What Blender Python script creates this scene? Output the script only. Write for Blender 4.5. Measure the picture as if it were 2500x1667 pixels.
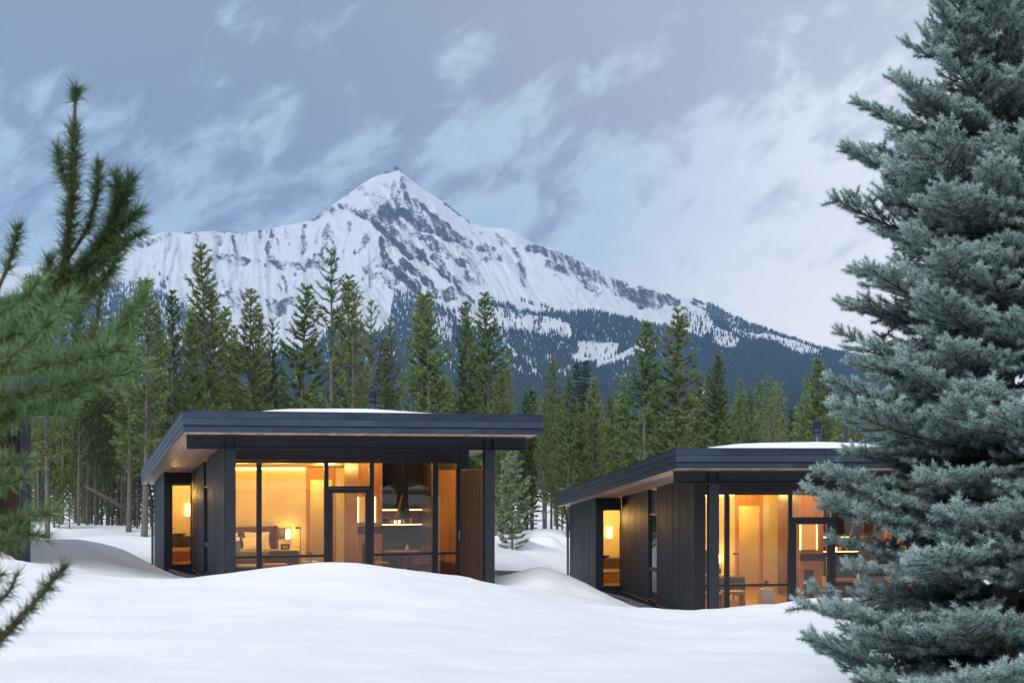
import bpy, math, random
import numpy as np
from mathutils import Matrix, Vector

R = math.radians
sc = bpy.context.scene
for o in list(bpy.data.objects):
    bpy.data.objects.remove(o)
col = sc.collection

# ------------------------------------------------------------------ camera
FPX, CZ, HZ = 3440.0, 2.944, 1145.0          # focal length in photo pixels, eye height above the cabin floor, horizon row
cam_d = bpy.data.cameras.new('camera')
cam = bpy.data.objects.new('camera', cam_d)
col.objects.link(cam)
cam.location = (0, 0, CZ)
cam.rotation_euler = (R(90), 0, 0)
cam_d.sensor_width = 36.0
cam_d.lens = 36.0 * FPX / 2500.0
cam_d.shift_y = (HZ - 833.5) / 2500.0
cam_d.clip_start = 0.1
cam_d.clip_end = 60000
cam_d.dof.use_dof = True
cam_d.dof.focus_distance = 22.0
cam_d.dof.aperture_fstop = 9.5
sc.camera = cam

# ------------------------------------------------------------------ world: dusk sky with drifting cloud
SUN_EL, SUN_AZ = 37.0, 206.0                  # soft light through cloud, from behind the viewer
world = bpy.data.worlds.new('World')
sc.world = world
world.use_nodes = True
wt = world.node_tree
wt.nodes.clear()
def wn(t, **k):
    n = wt.nodes.new(t)
    for a, b in k.items():
        setattr(n, a, b)
    return n
def math_node(tree, op, a, b=None, c=None, clamp=False):
    n = tree.nodes.new('ShaderNodeMath'); n.operation = op; n.use_clamp = clamp
    for i, v in enumerate((a, b, c)):
        if v is None: continue
        if isinstance(v, (int, float)): n.inputs[i].default_value = v
        else: tree.links.new(v, n.inputs[i])
    return n.outputs[0]
def mixc(tree, fac, a, b, mode='MIX'):
    n = tree.nodes.new('ShaderNodeMix'); n.data_type = 'RGBA'; n.blend_type = mode
    if isinstance(fac, (int, float)): n.inputs[0].default_value = fac
    else: tree.links.new(fac, n.inputs[0])
    for i, v in ((6, a), (7, b)):
        if isinstance(v, tuple): n.inputs[i].default_value = (*v[:3], 1)
        else: tree.links.new(v, n.inputs[i])
    return n.outputs[2]
def ramp(tree, x, lo, hi, a=0.0, b=1.0):
    n = tree.nodes.new('ShaderNodeMapRange'); n.interpolation_type = 'SMOOTHSTEP'
    tree.links.new(x, n.inputs[0])
    n.inputs[1].default_value = lo; n.inputs[2].default_value = hi
    n.inputs[3].default_value = a; n.inputs[4].default_value = b
    return n.outputs[0]
SKY_K = 0.10
sky = wn('ShaderNodeTexSky', sky_type='NISHITA', sun_disc=False)
sky.sun_elevation = R(9.0)
sky.sun_rotation = R(62.0)
sky.altitude = 2200
sky.air_density = 1.0
sky.dust_density = 2.2
sky.ozone_density = 1.6
tc = wn('ShaderNodeTexCoord')
def cloud_noise(scale, rot, stretch, detail, rough, dist, off):
    mp = wn('ShaderNodeMapping')
    mp.vector_type = 'TEXTURE'
    mp.inputs['Location'].default_value = off
    mp.inputs['Rotation'].default_value = (0, R(rot), 0)
    mp.inputs['Scale'].default_value = stretch
    wt.links.new(tc.outputs['Generated'], mp.inputs['Vector'])
    n = wn('ShaderNodeTexNoise')
    n.inputs['Scale'].default_value = scale
    n.inputs['Detail'].default_value = detail
    n.inputs['Roughness'].default_value = rough
    n.inputs['Distortion'].default_value = dist
    wt.links.new(mp.outputs[0], n.inputs['Vector'])
    return n.outputs[0]
sep = wn('ShaderNodeSeparateXYZ')
wt.links.new(tc.outputs['Generated'], sep.inputs[0])
dx, dz = sep.outputs[0], sep.outputs[2]
n_big = cloud_noise(4.2, -25, (1.2, 1.0, 0.85), 2, 0.5, 0.2, (0.35, 0.0, 0.22))
n_mid = cloud_noise(21.0, -34, (1.35, 1.0, 0.8), 8, 0.60, 0.35, (5.5, 2.4, 0.3))
n_str = cloud_noise(30.0, -42, (1.8, 1.0, 0.7), 9, 0.66, 0.3, (0.1, 0.5, 1.9))
cl = math_node(wt, 'ADD', math_node(wt, 'MULTIPLY', n_big, 0.26), math_node(wt, 'MULTIPLY', n_mid, 0.66))
cl = math_node(wt, 'ADD', cl, math_node(wt, 'MULTIPLY', n_str, 0.26))
# more cloud higher up and to the left, thinning towards the bright horizon on the right
bias = math_node(wt, 'ADD', math_node(wt, 'MULTIPLY', dz, 1.3), math_node(wt, 'MULTIPLY', dx, -0.15))
cl = math_node(wt, 'ADD', cl, bias)
fac = ramp(wt, cl, 0.78, 0.94, 0.0, 0.92)
veil = ramp(wt, cl, 0.64, 0.84, 0.10, 0.6)
skyc = mixc(wt, 1.0, sky.outputs[0], (SKY_K, SKY_K, SKY_K), 'MULTIPLY')
east = ramp(wt, dx, -0.25, 0.45)
low = mixc(wt, east, (0.98, 1.16, 1.18), (1.3, 1.27, 1.22))
pale = mixc(wt, ramp(wt, dz, 0.0, 0.26), low, (0.44, 0.68, 0.80))
base = mixc(wt, 0.80, skyc, pale)
c_light = mixc(wt, east, (0.64, 0.76, 0.84), (1.15, 1.10, 1.06))
c_dark = mixc(wt, east, (0.27, 0.305, 0.37), (0.62, 0.62, 0.66))
base = mixc(wt, veil, base, c_light)
final = mixc(wt, fac, base, c_dark)
# afterglow of the sun that has gone down beyond the right-hand ridge
dt = wn('ShaderNodeVectorMath', operation='DOT_PRODUCT')
wt.links.new(tc.outputs['Generated'], dt.inputs[0]); dt.inputs[1].default_value = (0.36, 0.93, 0.04)
glow = math_node(wt, 'MULTIPLY', ramp(wt, dt.outputs['Value'], 0.935, 1.005), math_node(wt, 'SUBTRACT', 1.0, math_node(wt, 'MULTIPLY', fac, 0.7)))
final = mixc(wt, glow, final, (1.45, 1.32, 1.18))
bg = wn('ShaderNodeBackground')
bg.inputs['Strength'].default_value = 1.0
wt.links.new(final, bg.inputs['Color'])
wo = wn('ShaderNodeOutputWorld')
wt.links.new(bg.outputs[0], wo.inputs['Surface'])
world.cycles.sampling_method = 'MANUAL'
world.cycles.sample_map_resolution = 512

sun_d = bpy.data.lights.new('sun', 'SUN')
sun_d.energy = 3.2
sun_d.angle = R(40)
sun_d.color = (0.98, 0.99, 1.0)
sun = bpy.data.objects.new('sun', sun_d)
col.objects.link(sun)
_az, _el = R(SUN_AZ), R(SUN_EL)
sdir = Vector((math.sin(_az) * math.cos(_el), math.cos(_az) * math.cos(_el), math.sin(_el)))
sun.rotation_euler = sdir.to_track_quat('Z', 'Y').to_euler()

sc.view_settings.view_transform = 'Standard'
sc.view_settings.look = 'None'
sc.view_settings.exposure = 0.16
sc.view_settings.gamma = 1.0
sc.view_settings.use_curve_mapping = False
sc.render.engine = 'CYCLES'
sc.cycles.use_denoising = True
sc.cycles.max_bounces = 8
sc.cycles.diffuse_bounces = 3
sc.cycles.glossy_bounces = 3
sc.cycles.transparent_max_bounces = 16
sc.cycles.volume_bounces = 0
sc.cycles.sample_clamp_indirect = 6.0
sc.cycles.caustics_reflective = False
sc.cycles.caustics_refractive = False

# ------------------------------------------------------------------ helpers
rng = random.Random(11)
nrg = np.random.default_rng(7)

def P(u, v, D):
    """photo pixel + distance -> world point"""
    return Vector(((u - 1250.0) / FPX * D, D, CZ + (HZ - v) / FPX * D))

def tag(o, label=None, cat=None, group=None, kind=None):
    if label: o['label'] = label
    if cat: o['category'] = cat
    if group: o['group'] = group
    if kind: o['kind'] = kind
    return o

def empty(name, mtx=None, parent=None):
    o = bpy.data.objects.new(name, None)
    o.empty_display_size = 0.2
    col.objects.link(o)
    if parent: o.parent = parent
    if mtx is not None: o.matrix_local = mtx
    return o

def link(name, me, mat, parent=None):
    o = bpy.data.objects.new(name, me)
    if mat is not None and not me.materials:
        me.materials.append(mat)
    col.objects.link(o)
    if parent: o.parent = parent
    return o

def children(o):
    return [c for c in CH.get(o.name, [])]
CH = {}

def copy_tree(o, parent=None):
    c = o.copy()
    col.objects.link(c)
    c.parent = parent
    for ch in o.children:
        copy_tree(ch, c)
    return c

class MB:
    """collects simple shapes; build() links them as one mesh object"""
    def __init__(s):
        s.v = []; s.f = []
    def add(s, vs, fs):
        b = len(s.v)
        s.v += [tuple(p) for p in vs]
        s.f += [tuple(i + b for i in f) for f in fs]
        return s
    def box(s, x0, x1, y0, y1, z0, z1, k=0.0, kz0=None):
        """box; k lowers the top (and, unless kz0 says otherwise, the bottom) by k*y: the fall of the roof"""
        kb = k if kz0 is None else kz0
        vs = [(x, y, (z1 - k * y) if t else (z0 - kb * y)) for t in (0, 1) for (x, y) in ((x0, y0), (x1, y0), (x1, y1), (x0, y1))]
        return s.add(vs, [(3, 2, 1, 0), (4, 5, 6, 7), (0, 1, 5, 4), (1, 2, 6, 5), (2, 3, 7, 6), (3, 0, 4, 7)])
    def tube(s, pts, rad, n=8, cap=True):
        pts = [Vector(p) for p in pts]
        rad = rad if isinstance(rad, (list, tuple)) else [rad] * len(pts)
        rings = []
        ref = Vector((0.13, 0.97, 0.2))
        for i, p in enumerate(pts):
            t = (pts[min(i + 1, len(pts) - 1)] - pts[max(i - 1, 0)]).normalized()
            a = t.cross(ref)
            if a.length < 1e-3: a = t.cross(Vector((1, 0, 0)))
            a.normalize(); b = t.cross(a)
            rings.append([p + (a * math.cos(2 * math.pi * k / n) + b * math.sin(2 * math.pi * k / n)) * rad[i] for k in range(n)])
        vs = [q for r in rings for q in r]
        fs = []
        for i in range(len(rings) - 1):
            for k in range(n):
                fs.append((i * n + k, i * n + (k + 1) % n, (i + 1) * n + (k + 1) % n, (i + 1) * n + k))
        if cap:
            fs.append(tuple(range(n - 1, -1, -1)))
            fs.append(tuple(len(vs) - n + k for k in range(n)))
        return s.add(vs, fs)
    def lathe(s, prof, cx=0, cy=0, cz=0, n=16):
        vs = [(cx + r * math.cos(2 * math.pi * k / n), cy + r * math.sin(2 * math.pi * k / n), cz + z) for r, z in prof for k in range(n)]
        fs = []
        for i in range(len(prof) - 1):
            for k in range(n):
                fs.append((i * n + k, i * n + (k + 1) % n, (i + 1) * n + (k + 1) % n, (i + 1) * n + k))
        fs.append(tuple(range(n - 1, -1, -1)))
        fs.append(tuple((len(prof) - 1) * n + k for k in range(n)))
        return s.add(vs, fs)
    def mesh(s, name, smooth=False):
        me = bpy.data.meshes.new(name)
        me.from_pydata(s.v, [], s.f)
        if smooth:
            me.polygons.foreach_set('use_smooth', [True] * len(me.polygons))
        me.update()
        return me
    def build(s, name, mat, parent=None, smooth=False, bevel=0.0):
        o = link(name, s.mesh(name, smooth), mat, parent)
        if bevel:
            m = o.modifiers.new('bevel', 'BEVEL'); m.width = bevel; m.segments = 2; m.limit_method = 'ANGLE'
        return o

def np_mesh(name, verts, tris, smooth=False, attr=None, n=3):
    me = bpy.data.meshes.new(name)
    verts = np.ascontiguousarray(verts, dtype=np.float32)
    tris = np.ascontiguousarray(tris, dtype=np.int32)
    me.vertices.add(len(verts)); me.vertices.foreach_set('co', verts.ravel())
    me.loops.add(tris.size); me.loops.foreach_set('vertex_index', tris.ravel())
    me.polygons.add(len(tris)); me.polygons.foreach_set('loop_start', np.arange(0, tris.size, n, dtype=np.int32))
    if smooth:
        me.polygons.foreach_set('use_smooth', np.ones(len(tris), dtype=bool))
    for k, a in (attr or {}).items():
        at = me.attributes.new(k, 'FLOAT', 'POINT')
        at.data.foreach_set('value', np.ascontiguousarray(a, dtype=np.float32))
    me.update(calc_edges=True)
    return me

# numpy value noise
def vnoise(x, y, seed=0):
    xi = np.floor(x).astype(np.int64); yi = np.floor(y).astype(np.int64)
    xf = x - xi; yf = y - yi
    def h(a, b):
        n = (a * 374761393 + b * 668265263 + seed * 974634137) & 0xffffffff
        n = ((n ^ (n >> 13)) * 1274126177) & 0xffffffff
        return ((n ^ (n >> 16)) & 0xffff) / 65535.0
    sx = xf * xf * (3 - 2 * xf); sy = yf * yf * (3 - 2 * yf)
    a = h(xi, yi) * (1 - sx) + h(xi + 1, yi) * sx
    b = h(xi, yi + 1) * (1 - sx) + h(xi + 1, yi + 1) * sx
    return a * (1 - sy) + b * sy
def fbm(x, y, oct=4, seed=0, gain=0.5):
    s = 0; a = 1.0; t = 0
    for i in range(oct):
        s = s + a * vnoise(x * 2 ** i + 17.3 * i, y * 2 ** i - 9.1 * i, seed + i); t += a; a *= gain
    return s / t
def smooth(x, a, b):
    t = np.clip((x - a) / (b - a), 0, 1)
    return t * t * (3 - 2 * t)

# ------------------------------------------------------------------ materials
def new_mat(name):
    m = bpy.data.materials.new(name); m.use_nodes = True
    return m, m.node_tree, m.node_tree.nodes['Principled BSDF']

def mat(name, base, rough=0.6, metal=0.0, var=0.0, vscale=4.0, stretch=(1, 1, 1), bump=0.0, bscale=None, base2=None, spec=0.5, emit=None, estr=0.0, objvar=0.0):
    m, t, b = new_mat(name)
    b.inputs['Roughness'].default_value = rough
    b.inputs['Metallic'].default_value = metal
    b.inputs['Specular IOR Level'].default_value = spec
    b.inputs['Base Color'].default_value = (*base, 1)
    if emit:
        b.inputs['Emission Color'].default_value = (*emit, 1)
        b.inputs['Emission Strength'].default_value = estr
    if var or bump or objvar:
        co = t.nodes.new('ShaderNodeTexCoord')
        mp = t.nodes.new('ShaderNodeMapping'); mp.inputs['Scale'].default_value = stretch
        t.links.new(co.outputs['Object'], mp.inputs['Vector'])
        vec = mp.outputs[0]
        oi = t.nodes.new('ShaderNodeObjectInfo')
        va = t.nodes.new('ShaderNodeVectorMath'); va.operation = 'MULTIPLY_ADD'
        t.links.new(oi.outputs['Random'], va.inputs[0]); va.inputs[1].default_value = (31, 17, 23)
        t.links.new(vec, va.inputs[2]); vec = va.outputs[0]
        no = t.nodes.new('ShaderNodeTexNoise'); no.inputs['Scale'].default_value = vscale
        no.inputs['Detail'].default_value = 6; no.inputs['Roughness'].default_value = 0.6
        t.links.new(vec, no.inputs['Vector'])
        c = tuple(base)
        if var:
            b2 = base2 or tuple(x * (1 - var) for x in base)
            cc = mixc(t, ramp(t, no.outputs[0], 0.35, 0.65), c, b2)
        else:
            cc = None
        if objvar:
            k = t.nodes.new('ShaderNodeMapRange')
            t.links.new(oi.outputs['Random'], k.inputs[0])
            k.inputs[3].default_value = 1 - objvar; k.inputs[4].default_value = 1 + objvar
            hs = t.nodes.new('ShaderNodeHueSaturation')
            t.links.new(k.outputs[0], hs.inputs['Value'])
            if cc is None: hs.inputs['Color'].default_value = (*c, 1)
            else: t.links.new(cc, hs.inputs['Color'])
            cc = hs.outputs[0]
        if cc is not None:
            t.links.new(cc, b.inputs['Base Color'])
        if bump:
            bn = no
            if bscale:
                bn = t.nodes.new('ShaderNodeTexNoise'); bn.inputs['Scale'].default_value = bscale; bn.inputs['Detail'].default_value = 5
                t.links.new(vec, bn.inputs['Vector'])
            bp = t.nodes.new('ShaderNodeBump'); bp.inputs['Strength'].default_value = bump; bp.inputs['Distance'].default_value = 0.02
            t.links.new(bn.outputs[0], bp.inputs['Height']); t.links.new(bp.outputs[0], b.inputs['Normal'])
    return m

def leaf_mat(name, dark, light, warm, warm_amt=0.25, objvar=0.25):
    """needles: the 'tint' attribute runs from dark to pale: growth age, with some light and shade painted in"""
    m, t, b = new_mat(name)
    at = t.nodes.new('ShaderNodeAttribute'); at.attribute_name = 'tint'
    oi = t.nodes.new('ShaderNodeObjectInfo')
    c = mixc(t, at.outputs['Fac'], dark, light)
    w = math_node(t, 'MULTIPLY', ramp(t, oi.outputs['Random'], 0.35, 1.0), warm_amt)
    c = mixc(t, w, c, warm)
    k = t.nodes.new('ShaderNodeMapRange')
    r2 = math_node(t, 'FRACT', math_node(t, 'MULTIPLY', oi.outputs['Random'], 7.31))
    t.links.new(r2, k.inputs[0]); k.inputs[3].default_value = 1 - objvar; k.inputs[4].default_value = 1 + objvar
    hs = t.nodes.new('ShaderNodeHueSaturation'); t.links.new(k.outputs[0], hs.inputs['Value']); t.links.new(c, hs.inputs['Color'])
    t.links.new(hs.outputs[0], b.inputs['Base Color'])
    b.inputs['Roughness'].default_value = 0.55
    b.inputs['Specular IOR Level'].default_value = 0.3
    return m

def glass_mat(name, tint=(0.97, 0.98, 0.98), ior=1.45):
    m, t, b = new_mat(name)
    t.nodes.remove(b)
    fr = t.nodes.new('ShaderNodeFresnel'); fr.inputs['IOR'].default_value = ior
    tr = t.nodes.new('ShaderNodeBsdfTransparent'); tr.inputs[0].default_value = (*tint, 1)
    gl = t.nodes.new('ShaderNodeBsdfGlossy'); gl.inputs['Roughness'].default_value = 0.0
    gl.inputs['Color'].default_value = (1, 1, 1, 1)
    mx = t.nodes.new('ShaderNodeMixShader')
    t.links.new(fr.outputs[0], mx.inputs[0]); t.links.new(tr.outputs[0], mx.inputs[1]); t.links.new(gl.outputs[0], mx.inputs[2])
    t.links.new(mx.outputs[0], t.nodes['Material Output'].inputs['Surface'])
    return m

M = {}
M['metal'] = mat('dark_fascia_metal', (0.066, 0.086, 0.132), 0.40, 0.75, var=0.25, vscale=1.2, bump=0.12, bscale=0.9, objvar=0.12)
M['steel'] = mat('black_painted_steel', (0.013, 0.017, 0.027), 0.42, 0.0, var=0.3, vscale=3.0)
M['frame'] = mat('black_window_frame', (0.007, 0.009, 0.015), 0.45)
M['clad'] = mat('charred_timber', (0.0045, 0.006, 0.010), 0.48, var=0.6, vscale=9.0, stretch=(5, 5, 0.35), bump=0.8, bscale=14.0, base2=(0.018, 0.022, 0.036), objvar=0.5, spec=0.45)
M['panel'] = mat('black_panel', (0.005, 0.006, 0.010), 0.55)
M['soffit'] = mat('larch_soffit', (0.76, 0.52, 0.40), 0.5, var=0.25, vscale=2.2, stretch=(6, 0.4, 1), bump=0.1, objvar=0.22)
M['slat'] = mat('brown_stained_slat', (0.052, 0.023, 0.017), 0.5, var=0.5, vscale=5, stretch=(6, 6, 0.4), objvar=0.3)
M['plaster'] = mat('cream_plaster', (0.74, 0.64, 0.36), 0.85, var=0.10, vscale=1.6, bump=0.05)
M['wood'] = mat('honey_oak', (0.52, 0.25, 0.085), 0.5, var=0.22, vscale=3, stretch=(7, 7, 0.4), objvar=0.08)
M['walnut'] = mat('walnut_panel', (0.15, 0.055, 0.024), 0.5, var=0.35, vscale=3, stretch=(7, 7, 0.4))
M['floorwood'] = mat('oak_floor', (0.34, 0.17, 0.08), 0.4, var=0.25, vscale=3, stretch=(7, 0.5, 1))
M['ceil'] = mat('pale_ceiling', (0.70, 0.60, 0.42), 0.8)
M['deck'] = mat('red_brown_deck', (0.30, 0.13, 0.085), 0.6, var=0.3, vscale=4, stretch=(6, 0.5, 1))
M['glass'] = glass_mat('window_glass')
M['roofing'] = mat('roof_membrane', (0.03, 0.033, 0.04), 0.8)
M['leather'] = mat('brown_leather', (0.16, 0.05, 0.03), 0.5, var=0.4, vscale=3)
M['linen'] = mat('white_linen', (0.80, 0.76, 0.68), 0.9, bump=0.2, bscale=9)
M['olive'] = mat('olive_blanket', (0.22, 0.17, 0.07), 0.9, bump=0.3, bscale=30)
M['darkfab'] = mat('charcoal_fabric', (0.05, 0.045, 0.045), 0.9)
M['greyfab'] = mat('grey_shade', (0.55, 0.53, 0.52), 0.8)
M['stone'] = mat('dark_stone', (0.045, 0.032, 0.026), 0.5, var=0.5, vscale=5, base2=(0.10, 0.065, 0.045))
M['mustard'] = mat('mustard_upholstery', (0.62, 0.35, 0.10), 0.8)
M['redwood'] = mat('red_brown_wood', (0.28, 0.09, 0.05), 0.45, var=0.3, vscale=4)
M['ceramic'] = mat('pale_ceramic', (0.7, 0.6, 0.5), 0.35)
M['brass'] = mat('aged_metal', (0.25, 0.16, 0.08), 0.4, 0.8)
M['copper'] = mat('copper_flashing', (0.55, 0.24, 0.13), 0.35, 0.8)
M['strip'] = mat('led_strip', (0.9, 0.8, 0.6), 0.5, emit=(1.0, 0.56, 0.17), estr=7.0)
M['cove'] = mat('cove_strip', (0.9, 0.8, 0.6), 0.5, emit=(1.0, 0.60, 0.20), estr=10.0)
M['shade'] = mat('lampshade_and_cup_glow', (0.9, 0.8, 0.6), 0.7, emit=(1.0, 0.68, 0.30), estr=2.2)
M['mirror'] = mat('backlit_panel', (0.6, 0.36, 0.14), 0.3, emit=(1.0, 0.50, 0.12), estr=0.35)
M['plantleaf'] = mat('house_plant_leaf', (0.05, 0.09, 0.03), 0.5)
M['clearish'] = mat('pale_plastic', (0.55, 0.52, 0.54), 0.25)
M['tile'] = mat('cream_tile', (0.76, 0.66, 0.44), 0.4, var=0.06, vscale=3)
M['gravel'] = mat('dark_gravel', (0.06, 0.06, 0.065), 0.9, objvar=0.3, var=0.5, vscale=12, base2=(0.16, 0.16, 0.17))
M['asphalt'] = mat('wet_asphalt', (0.12, 0.125, 0.14), 0.6, var=0.3, vscale=2, bump=0.2)
M['bark'] = mat('grey_pine_bark', (0.16, 0.135, 0.12), 0.9, var=0.5, vscale=7, stretch=(3, 3, 0.6), bump=0.5, base2=(0.09, 0.075, 0.065))
M['twig'] = mat('brown_twig', (0.12, 0.075, 0.05), 0.9, var=0.4, vscale=30)
M['darktwig'] = mat('dark_spruce_twig', (0.035, 0.028, 0.022), 0.9)
M['deadwood'] = mat('dead_grey_wood', (0.10, 0.085, 0.075), 0.9, var=0.4, vscale=6)
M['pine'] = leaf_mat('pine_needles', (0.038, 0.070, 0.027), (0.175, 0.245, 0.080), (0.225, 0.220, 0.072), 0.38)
M['spruce_dark'] = leaf_mat('dark_spruce_needles', (0.010, 0.026, 0.016), (0.032, 0.060, 0.032), (0.05, 0.07, 0.03), 0.2)
M['fir'] = leaf_mat('pale_fir_needles', (0.11, 0.16, 0.09), (0.26, 0.34, 0.19), (0.18, 0.20, 0.10), 0.2)
M['bluespruce'] = leaf_mat('blue_spruce_needles', (0.026, 0.044, 0.038), (0.470, 0.610, 0.590), (0.16, 0.22, 0.17), 0.2, 0.12)  # crown's inner shade painted into the dark end, beside real pale new growth
M['nearpine'] = leaf_mat('long_pine_needles', (0.034, 0.066, 0.022), (0.215, 0.335, 0.135), (0.19, 0.24, 0.08), 0.15, 0.15)
M['farforest'] = leaf_mat('far_conifer', (0.010, 0.018, 0.012), (0.028, 0.042, 0.026), (0.04, 0.06, 0.03), 0.0, 0.0)

def snow_mat():
    m, t, b = new_mat('packed_snow')
    co = t.nodes.new('ShaderNodeTexCoord')
    n1 = t.nodes.new('ShaderNodeTexNoise'); n1.inputs['Scale'].default_value = 0.9; n1.inputs['Detail'].default_value = 8; n1.inputs['Roughness'].default_value = 0.55
    n2 = t.nodes.new('ShaderNodeTexNoise'); n2.inputs['Scale'].default_value = 14.0; n2.inputs['Detail'].default_value = 5
    n3 = t.nodes.new('ShaderNodeTexNoise'); n3.inputs['Scale'].default_value = 2.7; n3.inputs['Detail'].default_value = 9; n3.inputs['Roughness'].default_value = 0.75
    for n in (n1, n2, n3): t.links.new(co.outputs['Object'], n.inputs['Vector'])
    c = mixc(t, ramp(t, n1.outputs[0], 0.3, 0.7), (0.885, 0.895, 0.905), (0.845, 0.862, 0.885))
    spots = ramp(t, n3.outputs[0], 0.70, 0.80, 0.0, 0.55)          # bits of grit and bark on the snow
    c = mixc(t, spots, c, (0.42, 0.38, 0.34))
    t.links.new(c, b.inputs['Base Color'])
    b.inputs['Roughness'].default_value = 0.75
    b.inputs['Specular IOR Level'].default_value = 0.25
    h = math_node(t, 'ADD', math_node(t, 'MULTIPLY', n1.outputs[0], 1.0), math_node(t, 'MULTIPLY', n2.outputs[0], 0.10))
    bp = t.nodes.new('ShaderNodeBump'); bp.inputs['Strength'].default_value = 0.5; bp.inputs['Distance'].default_value = 0.13
    t.links.new(h, bp.inputs['Height']); t.links.new(bp.outputs[0], b.inputs['Normal'])
    return m
M['snow'] = snow_mat()

def mountain_mat():
    m, t, b = new_mat('mountain_snow_and_rock')
    co = t.nodes.new('ShaderNodeTexCoord')
    at = t.nodes.new('ShaderNodeAttribute'); at.attribute_name = 'rock'
    n1 = t.nodes.new('ShaderNodeTexNoise'); n1.inputs['Scale'].default_value = 0.03; n1.inputs['Detail'].default_value = 8; n1.inputs['Roughness'].default_value = 0.75
    n2 = t.nodes.new('ShaderNodeTexNoise'); n2.inputs['Scale'].default_value = 0.012; n2.inputs['Detail'].default_value = 6; n2.inputs['Roughness'].default_value = 0.6
    for n in (n1, n2): t.links.new(co.outputs['Object'], n.inputs['Vector'])
    n3 = t.nodes.new('ShaderNodeTexNoise'); n3.inputs['Scale'].default_value = 0.10; n3.inputs['Detail'].default_value = 5; n3.inputs['Roughness'].default_value = 0.7
    t.links.new(co.outputs['Object'], n3.inputs['Vector'])
    k = math_node(t, 'ADD', at.outputs['Fac'], math_node(t, 'MULTIPLY', math_node(t, 'SUBTRACT', n1.outputs[0], 0.5), 1.0))
    k = math_node(t, 'ADD', k, math_node(t, 'MULTIPLY', math_node(t, 'SUBTRACT', n3.outputs[0], 0.5), 1.7))
    f = ramp(t, k, 0.44, 0.58)
    rock = mixc(t, ramp(t, n2.outputs[0], 0.38, 0.62), (0.045, 0.038, 0.042), (0.100, 0.062, 0.052))
    snow = mixc(t, ramp(t, n2.outputs[0], 0.3, 0.7), (0.86, 0.88, 0.90), (0.81, 0.84, 0.88))
    t.links.new(mixc(t, f, snow, rock), b.inputs['Base Color'])
    b.inputs['Roughness'].default_value = 0.85
    b.inputs['Specular IOR Level'].default_value = 0.15
    bp = t.nodes.new('ShaderNodeBump'); bp.inputs['Strength'].default_value = 0.7; bp.inputs['Distance'].default_value = 22.0
    t.links.new(n1.outputs[0], bp.inputs['Height']); t.links.new(bp.outputs[0], b.inputs['Normal'])
    return m
M['mountain'] = mountain_mat()

# ------------------------------------------------------------------ snow ground
CTRL = [  # photo column, photo row, distance of points on the snow surface
 (-500,1667,10.5),(0,1667,10.5),(600,1667,10.3),(1250,1667,10.2),(1900,1667,10.0),(2500,1667,9.5),(3000,1667,9.5),
 (-300,1560,15),(0,1560,15),(600,1560,15),(1250,1562,15),(1700,1580,15),(2200,1575,14.5),(2700,1560,14.5),
 (-300,1480,20),(0,1490,20),(500,1498,20),(900,1495,20),(1300,1510,20),(1660,1535,20),(2100,1520,19.5),(2600,1510,20),
 (600,1440,25),(850,1425,25),(1100,1450,25),(1420,1492,25),(1674,1526,25),(1900,1500,25),(2060,1487,25),
 (-250,1360,27),(-100,1362,27),(0,1365,27),(62,1372,27.2),(116,1391,27.4),(175,1406,28),(266,1421,29),(399,1439,31),(441,1438,31.5),(478,1426,33),
 (505,1419,35.5),(548,1411,34.2),(575,1405,33.6),(640,1395,32.2),(720,1380,30.5),(800,1376,29.5),(870,1379,29.8),(905,1383,30.2),(955,1393,31.2),
 (1028,1410,33),(1070,1417,34.3),(1115,1424,34.9),(1137,1431,34.6),(1188,1435,34.2),(1204,1436,34.3),(1236,1438,33.2),(1270,1444,31.5),(1317,1460,28),
 (800,1412,33.2),(700,1414,33.5),(900,1414,34.2),(800,1428,36.5),(950,1428,36.8),
 (455,1410,41),(500,1420,39),(515,1424,37.3),(400,1403,43.3),(376,1394,46.5),(350,1388,46),
 (62,1275,62),(134,1277,62),(214,1288,60),(277,1304,58),(330,1315,57),(370,1308,58),(100,1318,46),(190,1332,44),(268,1333,42.5),(312,1346,42),
 (370,1381,41.5),(330,1384,38),(180,1358,36),(230,1402,31),(300,1405,34),(-100,1340,36),
 (100,1285,75),(300,1300,75),(600,1308,78),(900,1308,78),(1250,1310,78),(1500,1312,80),(1900,1320,80),(2300,1320,80),
 (1204,1403,42),(1250,1403,42),(1300,1403,42),(1360,1403,42.5),(1225,1396,46),(1290,1396,46),(1360,1394,46),
 (1200,1360,51),(1260,1360,51),(1320,1362,52),(1210,1308,56),(1250,1312,56),(1270,1322,57),(1300,1340,58),(1305,1296,62),(1288,1312,62),(1325,1324,61),
 (1345,1305,60),(1360,1309,60),(1374,1335,60),(1392,1350,58),
 (1318,1381,38),(1270,1405,38.3),(1292,1391,38.2),(1345,1391,38.4),(1364,1404,38.8),(1230,1409,38),(1208,1411,37.8),(1260,1424,36),(1330,1424,36),
 (1387,1416,49.3),(1422,1435,46),(1454,1448,44.6),(1496,1462,43),(1528,1480,39.6),(1572,1493,37.6),(1636,1501,35.6),(1674,1504,34.6),(1725,1499,33.8),
 (1754,1495,33.2),(1808,1486,32),(1932,1468,30),(1993,1458,29.5),(2031,1457,29.5),(2081,1462,29.6),(2140,1469,30),(2300,1480,30),(2600,1490,30),
 (1993,1477,33.2),(1900,1487,34.6),(2100,1480,34),(1420,1470,32),(1380,1440,36),(1500,1505,28),(1380,1475,28),
]
cp = np.array([tuple(P(*c)) for c in CTRL])
extra = []
for X in (-70, -35, 0, 35, 70):
    extra += [(X, -40, 1.2), (X, -10, 1.35), (X, 110, -0.6), (X, 150, -0.8)]
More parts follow.
